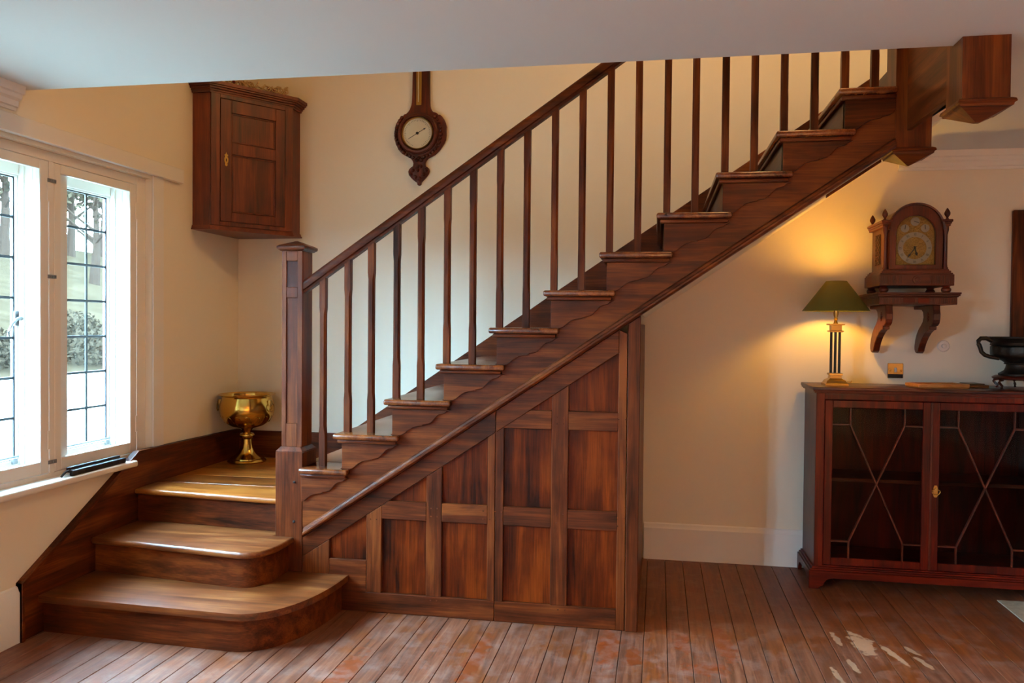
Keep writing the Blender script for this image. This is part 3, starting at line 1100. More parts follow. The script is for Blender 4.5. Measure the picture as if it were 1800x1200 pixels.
p0, p1 = 0.130, 0.424
dm = MB()
dm.box(d0, p0, -0.015, -0.001, 2.081, 2.835, FM)
dm.box(p1, d1, -0.015, -0.001, 2.081, 2.835, FM)
dm.box(p0, p1, -0.015, -0.001, 2.757, 2.835, FM)
dm.box(p0, p1, -0.015, -0.001, 2.500, 2.570, FM)
dm.box(p0, p1, -0.015, -0.001, 2.081, 2.138, FM)
door = dm.build('door', 'cupboard_z', cup, bevel=0.002)
for za, zb in ((2.570, 2.757), (2.138, 2.500)):
    MB().box(p0, p1, -0.0045, -0.001, za, zb, FM).build('panel', 'cupboard_z', door)
    fm = MB()
    for a, b_, c_, d_ in ((p0, p0 + 0.012, za, zb), (p1 - 0.012, p1, za, zb), (p0, p1, zb - 0.012, zb), (p0, p1, za, za + 0.012)):
        fm.box(a, b_, -0.010, -0.0015, c_, d_, FM)
    fm.build('panel_moulding', 'cupboard_z', door, bevel=0.004)
es = MB()
kx, kz = 0.094, 2.462
outl = [(-0.008, -0.035), (0.0, -0.042), (0.008, -0.035), (0.006, -0.024), (0.012, -0.012), (0.013, 0.006), (0.007, 0.018), (0.012, 0.028), (0.004, 0.034),
        (0.0, 0.046), (-0.004, 0.034), (-0.012, 0.028), (-0.007, 0.018), (-0.013, 0.006), (-0.012, -0.012), (-0.006, -0.024)]
es.prism([(kx + u, kz + v) for u, v in outl], 'y', -0.018, -0.0152, FM)
es.build('escutcheon', 'brass_dull', door, label='brass keyhole plate')
MB().box(kx - 0.003, kx + 0.003, -0.0185, -0.0155, kz - 0.012, kz + 0.006, FM).build('keyhole', 'gap', door)

# dried garland lying on the cupboard
gar = thing('dried_garland', 'pale dried twig garland lying on top of the corner cupboard', 'garland', (-1.72, 1.00, 2.928))
rg = random.Random(3)
gm = MB()
GP = [(-1.86, 0.80), (-1.60, 1.125)]
for i in range(26):
    s = rg.random()
    bx0 = GP[0][0] + (GP[1][0] - GP[0][0]) * s + rg.uniform(-0.03, 0.02)
    by0 = GP[0][1] + (GP[1][1] - GP[0][1]) * s + rg.uniform(-0.02, 0.03)
    an = rg.uniform(0, 6.28)
    rad = rg.uniform(0.018, 0.04)
    pts = []
    for q in range(7):
        aa = an + q * 0.8
        pts.append((bx0 + rad * math.cos(aa) + 0.02 * (q / 6 - 0.5), by0 + rad * 0.7 * math.sin(aa), 2.933 + 0.022 * (1 + math.sin(aa * 1.3 + i)) + 0.012 * rg.random()))
    gm.tube(pts, 0.0042, seg=5)
gm.tube([(-1.615, 1.09, 2.935), (-1.597, 1.10, 2.965), (-1.585, 1.105, 2.992)], 0.006, seg=6)
gm.build('twigs', 'twig', gar, smooth=True)
for i in range(7):
    s = rg.random()
    MB().lathe([(0.001, 0), (0.009, 0.004), (0.011, 0.011), (0.008, 0.018), (0.001, 0.022)], GP[0][0] + 0.26 * s, GP[0][1] + 0.325 * s + 0.02, 2.93 + rg.random() * 0.03, 8).build('berry', 'berry', gar, smooth=True)

# ------------------------------------------------------------------ barometer
bar = thing('barometer', 'carved wooden banjo barometer with round dial on the back wall', 'barometer', (-0.73, YB, 2.37))


def bz(zx, zy):
    px, py = 680 + zx / 7.5, 180 + zy / 7.5
    return (-0.73 + (px - 738) * 0.003845, 2.706 - (py - 232) * 0.00371)


outl = [(340, -900), (338, -450), (330, -100), (325, 0), (318, 40), (300, 90), (278, 122), (250, 145), (222, 150), (212, 172), (215, 190), (192, 182), (172, 185), (160, 210),
        (140, 232), (125, 268), (110, 300), (102, 345), (94, 395), (100, 440), (98, 470), (108, 500), (118, 545), (140, 580), (150, 610), (175, 640),
        (200, 668), (245, 695), (290, 715), (325, 742), (345, 770), (352, 800), (345, 838), (322, 850), (298, 872), (285, 905), (292, 945), (320, 985), (350, 1015),
        (380, 1040), (405, 1055), (404, 1078), (415, 1090), (430, 1093), (446, 1089), (456, 1076), (456, 1052), (490, 1018), (525, 980), (552, 940), (566, 905), (558, 872),
        (535, 852), (512, 838), (510, 800), (522, 765), (545, 738), (595, 712), (640, 688), (690, 640), (722, 598), (755, 545), (775, 500), (782, 430), (780, 380),
        (785, 330), (768, 270), (750, 232), (722, 190), (692, 165), (678, 178), (668, 155), (640, 140), (610, 130), (590, 108), (575, 80), (567, 40), (565, 0), (562, -100), (560, -450), (560, -900)]
MB().prism([bz(*p) for p in outl], 'y', 1.247, YB - 0.0005).build('case', 'clockwood_z', bar, bevel=0.004)
# carved scrollwork round the dial and on the tail
cm = MB()
rg = random.Random(5)
dcx, dcz = bz(420, 410)
for i in range(30):
    a = math.radians(-222 + i * 264 / 29)
    rr = 0.158 if -0.9 < math.cos(a) else 0.158
    cx_, cz_ = dcx + rr * 0.955 * math.cos(a), dcz + rr * math.sin(a)
    if cz_ < dcz - 0.135 and abs(cx_ - dcx) < 0.02:
        continue
    s = rg.uniform(0.010, 0.016)
    cm.lathe_y([(s, 0), (s * 0.9, -0.006), (s * 0.5, -0.012), (0.001, -0.013)], cx_, 1.2465, cz_, 8)
for zx, zy in ((430, 735), (400, 760), (460, 760), (410, 890), (320, 940), (490, 950), (380, 980), (440, 1000), (345, 890), (520, 890), (430, 1030), (410, 840), (450, 840)):
    x, z = bz(zx, zy)
    cm.lathe_y([(0.014, 0), (0.012, -0.007), (0.006, -0.013), (0.001, -0.014)], x, 1.2465, z, 8)
cm.build('carving', 'clockwood_x', bar, smooth=True)
dx_, dz_ = bz(410, 410)
MB().lathe_y([(0.136, 0), (0.136, -0.012), (0.128, -0.020), (0.115, -0.021), (0.108, -0.012), (0.108, 0.0)], dx_ + 0.002, 1.2468, dz_, 56).build('dial_ring', 'clockwood_x', bar, smooth=True)
dial = MB().lathe_y([(0.106, 0.0), (0.106, -0.014), (0.101, -0.020), (0.097, -0.014), (0.097, -0.0)], dx_, 1.2467, dz_, 56).build('bezel', 'brass_dull', bar, smooth=True)
MB().lathe_y([(0.098, 0.0), (0.098, -0.008)], dx_, 1.2467, dz_, 56).build('dial', 'ivory', bar)
tk = MB()
for i in range(48):
    a = 2 * math.pi * i / 48
    if abs(a - 1.5 * math.pi) < 0.35:
        continue
    rt = Matrix.Translation((dx_, 0, dz_)) @ Matrix.Rotation(-a, 4, 'Y')
    long_ = i % 6 == 0
    tk.box(0.076 if long_ else 0.081, 0.088, 1.2380, 1.2385, -0.0011, 0.0011, rt)
tk.build('dial_marks', 'ink', bar)['kind'] = 'stuff'
nd = MB()
rt = Matrix.Translation((dx_, 0, dz_)) @ Matrix.Rotation(math.radians(-30), 4, 'Y')
nd.box(-0.072, 0.055, 1.2362, 1.2370, -0.0016, 0.0016, rt)
nd.prism([(0.05, -0.006), (0.066, 0.0), (0.05, 0.006)], 'y', 1.2362, 1.2370, rt)
nd.lathe_y([(0.009, 0), (0.009, -0.004), (0.004, -0.007)], dx_, 1.2365, dz_, 12)
nd.build('needle', 'ink', bar)
tx0_, tz0_ = bz(425, 40)
tube_ = box('thermometer_plate', tx0_ - 0.019, tx0_ + 0.016, 1.2425, 1.2468, tz0_, 3.30, 'brass_dull', bar, bevel=0.002)
box('mercury_tube', tx0_ - 0.006, tx0_ + 0.000, 1.238, 1.2424, tz0_ + 0.02, 3.28, 'ivory', bar, bevel=0.002)

# ------------------------------------------------------------------ brass urn on the landing
ux, uy, uz = -1.836, 1.055, 3 * R_
urn = thing('brass_urn', 'polished brass footed urn standing on the stair landing', 'urn', (ux, uy, uz))
MB().lathe([(0.001, 0), (0.122, 0.0), (0.124, 0.008), (0.116, 0.016), (0.110, 0.020), (0.108, 0.027), (0.098, 0.034), (0.075, 0.046), (0.055, 0.066), (0.044, 0.092), (0.037, 0.122),
            (0.033, 0.150), (0.036, 0.154), (0.030, 0.157)], ux, uy, uz, 48).build('foot', 'brass', urn, smooth=True)
MB().lathe([(0.030, 0.156), (0.042, 0.160), (0.049, 0.170), (0.049, 0.176), (0.042, 0.186), (0.028, 0.191)], ux, uy, uz, 40).build('knop', 'brass', urn, smooth=True)


def gad(a, z):
    w = max(0.0, 1 - abs(z - 0.262) / 0.065)
    return 1 + 0.030 * w * (abs(math.cos(8 * a)) - 0.5)


bp = [(0.027, 0.190), (0.029, 0.205), (0.038, 0.220), (0.065, 0.228), (0.095, 0.236), (0.118, 0.248), (0.138, 0.264), (0.153, 0.282), (0.163, 0.300), (0.170, 0.318), (0.174, 0.336),
      (0.1755, 0.355), (0.174, 0.375), (0.169, 0.395), (0.163, 0.412), (0.159, 0.424), (0.162, 0.432), (0.172, 0.438), (0.179, 0.441), (0.181, 0.446), (0.176, 0.447),
      (0.160, 0.438), (0.155, 0.420), (0.160, 0.39), (0.166, 0.35), (0.155, 0.29), (0.10, 0.25), (0.001, 0.235)]
MB().lathe(bp, ux, uy, uz, 96, fn=gad).build('bowl', 'brass', urn, smooth=True)
for i in range(16):
    a = 2 * math.pi * i / 16 + 0.1
    pts = []
    for q in range(9):
        b2 = math.pi * q / 8
        aa = a + 0.17 * math.cos(b2)
        zz = 0.262 + 0.045 * math.sin(b2)
        rr = 0.1365 + (zz - 0.262) * 0.62 + 0.002
        pts.append((ux + rr * math.cos(aa), uy + rr * math.sin(aa), uz + zz))
    MB().tube(pts, 0.0022, seg=5).build('gadroon_rib', 'brass', urn, smooth=True)
for sgn, ang in ((-1, 3.45), (1, -0.12)):
    ca, sa = math.cos(ang), math.sin(ang)
    mx_ = MB()
    hx, hy = ux + 0.173 * ca, uy + 0.173 * sa
    mx_.lathe([(0.001, -0.022), (0.012, -0.018), (0.016, 0.0), (0.012, 0.018), (0.001, 0.022)], hx, hy, uz + 0.392, 12)
    h_ = mx_.build('lion_mask', 'brass_dull', urn, smooth=True)
    ring = []
    for q in range(20):
        b2 = 2 * math.pi * q / 20
        ring.append((hx + ca * 0.012 - sa * 0.026 * math.cos(b2), hy + sa * 0.012 + ca * 0.026 * math.cos(b2), uz + 0.362 + 0.026 * math.sin(b2)))
    MB().tube(ring, 0.0035, seg=6, closed=True).build('ring_handle', 'brass_dull', h_, smooth=True)

# ------------------------------------------------------------------ folded rack on the sill
rk = thing('folding_rack', 'dark folded twin-bar rack lying on the white window sill', 'rack', (-1.99, -0.19, 0.698))
for j, (xo, ya_, yb_, zo) in enumerate(((-1.985, -0.385, 0.020, 0.699), (-2.012, -0.375, 0.010, 0.712))):
    m = MB()
    seg = 12
    m.box(xo - 0.010, xo + 0.010, ya_, yb_ - 0.008, zo, zo + 0.026)
    m.lathe([(0.001, 0), (0.010, 0), (0.010, 0.026), (0.001, 0.026)], xo, yb_ - 0.008, zo, 12)
    bb = m.build('bar', 'black', rk, bevel=0.003)
    for q in range(7):
        yy = ya_ + 0.04 + q * 0.05
        r_ = MB().tube([(xo + 0.0095, yy, zo + 0.013), (xo + 0.0125, yy, zo + 0.013)], 0.0045, seg=8)
        r_.build('rivet', 'gap', bb)
MB().box(-2.000, -1.996, -0.37, 0.0, 0.724, 0.7265).build('edge_strip', 'iron', rk)
MB().tube([(-2.005, -0.375, 0.722), (-2.0, -0.40, 0.722), (-1.996, -0.425, 0.712), (-1.995, -0.438, 0.704)], 0.0055, seg=8).build('hook', 'black', rk, smooth=True)

# ------------------------------------------------------------------ glazed bookcase
bk = thing('bookcase', 'low mahogany bookcase with two astragal glazed doors against the wall', 'bookcase', (2.29, 1.05, 0))
BX0, BX1, BY0, BY1 = 1.693, 2.89, 0.88, 1.243
BM = (BX0 + BX1) / 2
MB().box(1.668, 2.915, 0.842, 1.2445, 1.108, 1.126).build('top', 'clockwood_x', bk, bevel=0.004, seg=2)
tm = MB()
for z0_, z1_, d in ((1.100, 1.1078, 0.020), (1.092, 1.100, 0.012)):
    tm.box(BX0 - d, BX1 + d, BY0 - d, BY1, z0_, z1_)
tm.build('top_moulding', 'mahogany_x', bk)
box('side', BX0, BX0 + 0.02, BY0 + 0.02, BY1, 0.115, 1.092, 'mahogany_z', bk)
box('side', BX1 - 0.02, BX1, BY0 + 0.02, BY1, 0.115, 1.092, 'mahogany_z', bk)
box('back', BX0 + 0.02, BX1 - 0.02, BY1 - 0.012, BY1, 0.115, 1.092, 'mahogany_z', bk)
box('bottom', BX0 + 0.02, BX1 - 0.02, BY0 + 0.02, BY1 - 0.012, 0.128, 0.15, 'mahogany_x', bk)
box('shelf', BX0 + 0.021, BX1 - 0.021, BY0 + 0.05, BY1 - 0.013, 0.590, 0.612, 'clockwood_x', bk, bevel=0.003)
fm = MB()
for a, b_ in ((BX0, 1.738), (2.845, BX1)):
    fm.box(a, b_, BY0, BY0 + 0.0195, 0.115, 1.092)
fm.box(1.738, 2.845, BY0, BY0 + 0.0195, 1.056, 1.092)
fm.box(1.738, 2.845, BY0, BY0 + 0.0195, 0.115, 0.128)
fm.build('face_frame', 'mahogany_z', bk, bevel=0.002)
box('inlay_line', BX0 + 0.045, BX1 - 0.045, BY0 - 0.0008, BY0 + 0.001, 1.0835, 1.0865, 'clockwood_x', bk)
for z_, d in ((0.1005, 0.022), (0.110, 0.012)):
    box('plinth_moulding', BX0 - d, BX1 + d, BY0 - d, BY1, z_, z_ + 0.0105, 'mahogany_x', bk, bevel=0.002)
# shaped plinth with bracket feet
pl = [(1.663, 0.0), (1.715, 0.0), (1.722, 0.012), (1.738, 0.018), (1.745, 0.035), (1.760, 0.055), (1.79, 0.062), (2.79, 0.062), (2.82, 0.055), (2.838, 0.035), (2.845, 0.018), (2.86, 0.012), (2.868, 0.0),
      (2.92, 0.0), (2.92, 0.10), (1.663, 0.10)]
MB().prism([(x, max(z, 0.0005)) for x, z in pl], 'y', 0.852, 0.872).build('plinth', 'mahogany_x', bk, bevel=0.002)
pls = [(0.8725, 0.0), (0.91, 0.0), (0.918, 0.03), (0.945, 0.055), (0.975, 0.062), (1.14, 0.062), (1.17, 0.055), (1.195, 0.03), (1.205, 0.0), (1.243, 0.0), (1.243, 0.10), (0.8725, 0.10)]
for xa_ in (1.663, 2.90):
    MB().prism([(y, max(z, 0.0005)) for y, z in pls], 'x', xa_, xa_ + 0.02).build('plinth', 'mahogany_y', bk, bevel=0.002)
# doors


def case_door(x0, x1, handle):
    za, zb = 0.131, 1.053
    s = 0.042
    ia, ib, ja, jb = x0 + s, x1 - s, za + s, zb - s
    y0, y1 = BY0 - 0.003, BY0 + 0.017
    m = MB()
    m.box(x0, ia, y0, y1, za, zb)
    m.box(ib, x1, y0, y1, za, zb)
    m.box(ia, ib, y0, y1, jb, zb)
    m.box(ia, ib, y0, y1, za, ja)
    d = m.build('door', 'mahogany_z', bk, bevel=0.003)
    q = 0.093
    xm, zm = (ia + ib) / 2, (ja + jb) / 2
    c = [(ia + q, jb - q), (ib - q, jb - q), (ib - q, ja + q), (ia + q, ja + q)]

    def bar_(p, r):
        a, b2 = Vector((p[0], 0, p[1])), Vector((r[0], 0, r[1]))
        dv = b2 - a
        L = dv.length
        ang = math.atan2(dv.z, dv.x)
        mt = Matrix.Translation((a.x, 0, a.z)) @ Matrix.Rotation(-ang, 4, 'Y')
        MB().prism([(y0 + 0.004, -0.0055), (y0, -0.003), (y0, 0.003), (y0 + 0.004, 0.0055), (y0 + 0.010, 0.0055), (y0 + 0.010, -0.0055)], 'x', 0, L, mt).build('glazing_bar', 'clockwood_x', d)
    for (cx_, cz_), (ex, ez) in zip(c, ((ia, jb), (ib, jb), (ib, ja), (ia, ja))):
        bar_((cx_, cz_), (cx_, ez))
        bar_((cx_, cz_), (ex, cz_))
    bar_(c[0], (xm, zm))
    bar_(c[1], (xm, zm))
    bar_(c[2], (xm, zm))
    bar_(c[3], (xm, zm))
    g0, g1 = y0 + 0.011, y0 + 0.013
    polys = []
    for (cx_, cz_), (ex, ez) in zip(c, ((ia, jb), (ib, jb), (ib, ja), (ia, ja))):
        polys.append([(cx_, cz_), (ex, cz_), (ex, ez), (cx_, ez)])
    mid = (xm, zm)
    polys.append([c[0], mid, c[1], (c[1][0], jb), (c[0][0], jb)])
    polys.append([c[3], mid, c[2], (c[2][0], ja), (c[3][0], ja)])
    polys.append([c[0], mid, c[3], (ia, c[3][1]), (ia, c[0][1])])
    polys.append([c[1], mid, c[2], (ib, c[2][1]), (ib, c[1][1])])
    for p in polys:
        MB().prism(p, 'y', g0, g1).build('pane', 'case_glass', d)
    if handle is not None:
        h = MB()
        h.prism([(handle - 0.011, 0.545), (handle - 0.006, 0.535), (handle + 0.006, 0.535), (handle + 0.011, 0.545), (handle + 0.011, 0.585), (handle + 0.006, 0.60), (handle - 0.006, 0.60), (handle - 0.011, 0.585)], 'y', y0 - 0.003, y0)
        h.lathe_y([(0.006, 0), (0.006, -0.014), (0.001, -0.016)], handle, y0 - 0.003, 0.582, 10)
        ring = []
        for i in range(11):
            a = math.pi + math.pi * i / 10
            ring.append((handle + 0.021 * math.cos(a), y0 - 0.012, 0.572 + 0.022 * math.sin(a)))
        h.tube([(handle - 0.008, y0 - 0.012, 0.58)] + ring + [(handle + 0.008, y0 - 0.012, 0.58)], 0.003, seg=6)
        h.build('drop_handle', 'brass_dull', d, smooth=True)


case_door(1.7395, 2.2905, None)
case_door(2.2935, 2.8435, 2.318)
box('closing_bead', 2.2865, 2.2975, BY0 - 0.008, BY0 - 0.0035, 0.131, 1.053, 'clockwood_z', bk, bevel=0.002)

# ------------------------------------------------------------------ table lamp
lx, ly_, lz = 1.812, 1.0, 1.1262
lamp = thing('table_lamp', 'brass column table lamp with green cone shade, switched on', 'lamp', (lx, ly_, lz))


def sq(z, h, cx=lx, cy=ly_):
    return [Vector((cx - h, cy - h, z)), Vector((cx + h, cy - h, z)), Vector((cx + h, cy + h, z)), Vector((cx - h, cy + h, z))]


MB().loft([sq(lz + 0.0003, 0.062), sq(lz + 0.012, 0.062), sq(lz + 0.016, 0.057), sq(lz + 0.030, 0.050), sq(lz + 0.034, 0.044), sq(lz + 0.042, 0.032), sq(lz + 0.058, 0.030), sq(lz + 0.060, 0.036), sq(lz + 0.070, 0.036), sq(lz + 0.072, 0.030)]).build('base', 'brass_dull', lamp)
for sx_ in (-1, 0, 1):
    MB().lathe([(0.0072, 0.0), (0.0072, 0.232)], lx + sx_ * 0.0225, ly_, lz + 0.0722, 12).build('column', 'bronze', lamp, smooth=True)
MB().loft([sq(lz + 0.304, 0.030), sq(lz + 0.306, 0.037), sq(lz + 0.313, 0.038), sq(lz + 0.315, 0.028), sq(lz + 0.342, 0.028), sq(lz + 0.344, 0.042), sq(lz + 0.351, 0.042), sq(lz + 0.352, 0.02)]).build('capital', 'brass_dull', lamp)
MB().lathe([(0.014, 0.352), (0.010, 0.360), (0.007, 0.372), (0.012, 0.378), (0.008, 0.386), (0.012, 0.396), (0.014, 0.41), (0.014, 0.50)], lx, ly_, lz, 16).build('socket', 'brass_dull', lamp, smooth=True)
SB, ST, RB_, RT_ = 1.549, 1.720, 0.183, 0.056
sm = MB()
segn = 64
rings = []
for z, r in ((SB, RB_), (ST, RT_), (ST, RT_ - 0.0025), (SB, RB_ - 0.0025)):
    rings.append([Vector((lx + r * math.cos(2 * math.pi * i / segn), ly_ + r * math.sin(2 * math.pi * i / segn), z)) for i in range(segn)])
sm.loft(rings, closed=True)
sm.build('lamp_shade', 'shade', lamp, smooth=True)
cr = MB()
for i in range(3):
    a = 2 * math.pi * i / 3 + 0.4
    cr.tube([(lx, ly_, 1.628), (lx + (RT_ - 0.003) * math.cos(a), ly_ + (RT_ - 0.003) * math.sin(a), 1.716)], 0.0015, seg=5)
cr.build('shade_carrier', 'brass_dull', lamp)
MB().lathe([(0.001, 0.501), (0.012, 0.503), (0.018, 0.52), (0.027, 0.545), (0.028, 0.562), (0.020, 0.580), (0.001, 0.587)], lx, ly_, lz, 20).build('bulb', 'bulb', lamp, smooth=True)
MB().tube([(lx + 0.062, ly_ - 0.02, lz + 0.022), (lx + 0.084, ly_ - 0.02, lz + 0.022), (lx + 0.087, ly_ - 0.02, lz + 0.03)], 0.004, seg=8).build('switch', 'brass_dull', lamp, smooth=True)
# ------------------------------------------------------------------ clock on its wall bracket
shf = thing('clock_shelf', 'carved mahogany wall shelf on two scrolled brackets under the clock', 'shelf', (2.21, 1.25, 1.31))
mb = MB()
for z0_, z1_, d in ((1.650, 1.660, 0.006), (1.640, 1.650, 0.002), (1.634, 1.640, -0.004)):
    mb.box(2.002 - d, 2.418 + d, 0.862 - d, YB - 0.0008, z0_ - 0.008, z1_ - 0.008)
mb.build('top', 'clockwood_x', shf, bevel=0.002)
box('frieze', 2.010, 2.408, 0.872, YB - 0.0008, 1.586, 1.626, 'clockwood_x', shf, bevel=0.002)
for i in range(11):
    for xb0 in (2.016, 2.286):
        box('flute', xb0 + i * 0.0105, xb0 + i * 0.0105 + 0.006, 0.8695, 0.8718, 1.592, 1.621, 'clockwood_z', shf)
for xc_ in (2.146, 2.222):
    box('carved_block', xc_ - 0.012, xc_ + 0.045, 0.869, 0.8718, 1.593, 1.620, 'mahogany_x', shf, bevel=0.001)
# corbel profile: (distance from the wall, height)
cf = [(0.0, 1.5855), (0.342, 1.5855), (0.345, 1.56), (0.352, 1.535), (0.350, 1.505), (0.338, 1.482), (0.315, 1.470), (0.292, 1.468), (0.290, 1.448), (0.262, 1.446), (0.215, 1.430),
      (0.165, 1.402), (0.125, 1.370), (0.098, 1.338), (0.088, 1.322), (0.066, 1.311), (0.042, 1.313), (0.024, 1.330), (0.022, 1.352), (0.035, 1.390), (0.06, 1.424), (0.10, 1.456),
      (0.135, 1.475), (0.165, 1.495), (0.178, 1.52), (0.17, 1.545), (0.14, 1.562), (0.06, 1.566), (0.0, 1.566)]
for xa_ in (2.058, 2.303):
    cb = MB().prism([(YB - 0.0008 - d, z) for d, z in cf], 'x', xa_, xa_ + 0.037).build('corbel', 'clockwood_z', shf, bevel=0.003)
    rs = MB()
    for i in range(8):
        a = math.pi * i / 4
        yy, zz = 1.01 + 0.012 * math.cos(a), 1.520 + 0.020 * math.sin(a)
        rs.tube([(xa_ + 0.001, yy, zz), (xa_ - 0.003, yy, zz)], 0.006, seg=7)
    rs.tube([(xa_ + 0.001, 1.01, 1.52), (xa_ - 0.004, 1.01, 1.52)], 0.008, seg=8)
    rs.build('rosette', 'mahogany_z', cb)

clk = thing('bracket_clock', 'arched mahogany bracket clock with brass dial on the wall shelf', 'clock', (2.207, 1.06, 1.6525))
CX0, CX1, CYF, CYB = 2.050, 2.362, 0.915, 1.205
CXM = (CX0 + CX1) / 2
for x in (2.045, 2.367):
    for y in (0.925, 1.19):
        MB().lathe([(0.016, 0.0003), (0.024, 0.008), (0.026, 0.02), (0.018, 0.03), (0.022, 0.037)], x, y, 1.6525, 14).build('foot', 'clockwood_z', clk, smooth=True)
mb = MB()
mb.box(2.015, 2.397, 0.890, 1.225, 1.690, 1.752)
mb.box(2.020, 2.392, 0.895, 1.222, 1.752, 1.760)
mb.box(2.028, 2.384, 0.902, 1.216, 1.760, 1.772)
mb.box(2.036, 2.376, 0.908, 1.212, 1.772, 1.780)
pln = mb.build('plinth', 'clockwood_x', clk, bevel=0.002)
for i in range(13):
    for x_ in (2.022, 2.275):
        box('flute', x_ + i * 0.0088, x_ + i * 0.0088 + 0.0048, 0.8865, 0.8898, 1.700, 1.744, 'clockwood_z', pln)
MB().lathe_y([(0.022, 0), (0.02, -0.004), (0.012, -0.005), (0.010, -0.008), (0.001, -0.009)], CXM, 0.8898, 1.722, 20).build('rosette', 'clockwood_x', pln, smooth=True)
# case: body behind, arched front
mb = MB()
mb.box(CX0, CX1, 0.945, CYB, 1.780, 2.035)
body = mb.build('case', 'clockwood_z', clk, bevel=0.002)
AR = 0.138
arch = [(CXM + AR * math.cos(math.pi * i / 24), 1.998 + AR * math.sin(math.pi * i / 24)) for i in range(25)]
arch_in = [(CXM + 0.101 * math.cos(math.pi * i / 24), 1.975 + 0.101 * math.sin(math.pi * i / 24)) for i in range(25)]
MB().prism(arch, 'y', 0.945, CYB - 0.005).build('arched_roof', 'clockwood_x', body, smooth=True)
# front door frame with arched opening
fr_out = [(CXM + AR, 1.780)] + arch + [(CXM - AR, 1.780)]
fr_in = [(CXM + 0.101, 1.806)] + arch_in + [(CXM - 0.101, 1.806)]
mb = MB()
vo_ = {}
for nm, lst in (('o', fr_out), ('i', fr_in)):
    for y in (CYF, 0.9445):
        vo_[nm, y] = [mb.bm.verts.new((x, y, z)) for x, z in lst]
nn = len(fr_out)
for y in (CYF, 0.9445):
    for i in range(nn):
        j = (i + 1) % nn
        mb.bm.faces.new((vo_['o', y][i], vo_['o', y][j], vo_['i', y][j], vo_['i', y][i]))
for nm in 'oi':
    for i in range(nn):
        j = (i + 1) % nn
        mb.bm.faces.new((vo_[nm, CYF][i], vo_[nm, CYF][j], vo_[nm, 0.9445][j], vo_[nm, 0.9445][i]))
mb.build('door', 'clockwood_z', clk, bevel=0.003)
# hood moulding over the arch
rings = []
for i in range(25):
    a = math.pi * i / 24
    c_, s_ = math.cos(a), math.sin(a)
    rings.append([Vector((CXM + r * c_, y, 1.998 + r * s_)) for r, y in ((AR - 0.002, 0.9445), (AR - 0.002, 0.902), (AR + 0.006, 0.899), (AR + 0.010, 0.910), (AR + 0.004, 0.93), (AR + 0.006, 0.9445))])
MB().loft(rings).build('arch_moulding', 'clockwood_x', clk, smooth=True)
# dial
dm = [(CXM + 0.1035, 1.803)] + [(CXM + 0.1035 * math.cos(math.pi * i / 24), 1.975 + 0.1035 * math.sin(math.pi * i / 24)) for i in range(25)] + [(CXM - 0.1035, 1.803)]
M['dial_brass'] = plain('engraved_brass', (0.40, 0.215, 0.028), 0.45, metal=0.2, bump=0.9, bscale=160, var=0.35)
dl = MB().prism(dm, 'y', 0.938, 0.944).build('dial_plate', 'dial_brass', clk)
dz0 = 1.899


def ringmesh(r0, r1, y0, y1, cz, mat, nm, par, cx=CXM):
    n = 48
    rg_ = []
    for r, y in ((r0, y1), (r0, y0), (r1, y0), (r1, y1)):
        rg_.append([Vector((cx + r * math.cos(2 * math.pi * i / n), y, cz + r * math.sin(2 * math.pi * i / n))) for i in range(n)])
    return MB().loft(rg_, closed=True).build(nm, mat, par, smooth=True)


ringmesh(0.061, 0.088, 0.9355, 0.9379, dz0, 'silver', 'chapter_ring', dl)
MB().lathe_y([(0.0605, 0), (0.0605, -0.001)], CXM, 0.938, dz0, 40).build('dial_centre', 'dial_brass', dl)
for sx_, sz_, rr in ((-0.052, 2.008, 0.022), (0.052, 2.008, 0.022), (0.0, 2.045, 0.024)):
    sd = MB().lathe_y([(rr, 0), (rr, -0.002)], CXM + sx_, 0.938, sz_, 28).build('subsidiary_dial', 'silver', dl)
    ang = {-0.052: 1.4, 0.052: 1.65, 0.0: -0.35}[sx_]
    rt = Matrix.Translation((CXM + sx_, 0, sz_)) @ Matrix.Rotation(-ang, 4, 'Y')
    MB().box(-0.006, rr - 0.004, 0.9345, 0.9355, -0.0016, 0.0016, rt).build('pointer', 'ink', sd)
ROM = ['XII', 'I', 'II', 'III', 'IIII', 'V', 'VI', 'VII', 'VIII', 'IX', 'X', 'XI']
for i, tx_ in enumerate(ROM):
    cu = bpy.data.curves.new('numeral', 'FONT')
    cu.body = tx_
    cu.size = 0.021
    cu.align_x = 'CENTER'
    cu.align_y = 'CENTER'
    cu.extrude = 0.0003
    tob = bpy.data.objects.new('tmp', cu)
    COL.objects.link(tob)
    dg = bpy.context.evaluated_depsgraph_get()
    me = bpy.data.meshes.new_from_object(tob.evaluated_get(dg))
    bpy.data.objects.remove(tob)
    bpy.data.curves.remove(cu)
    a = math.pi / 2 - i * math.pi / 6
    xs_ = 0.8 if len(tx_) < 3 else 0.55
    mt = Matrix.Translation((CXM + 0.0745 * math.cos(a), 0.9350, dz0 + 0.0745 * math.sin(a))) @ Matrix.Rotation(i * math.pi / 6, 4, 'Y') @ Matrix.Rotation(math.pi / 2, 4, 'X') @ Matrix.Diagonal((xs_, 1, 1, 1))
    me.transform(Matrix.Translation(-wloc(dl)) @ mt)
    me.materials.clear()
    me.materials.append(M['ink'])
    no = bpy.data.objects.new('numeral', me)
    COL.objects.link(no)
    no.parent = dl
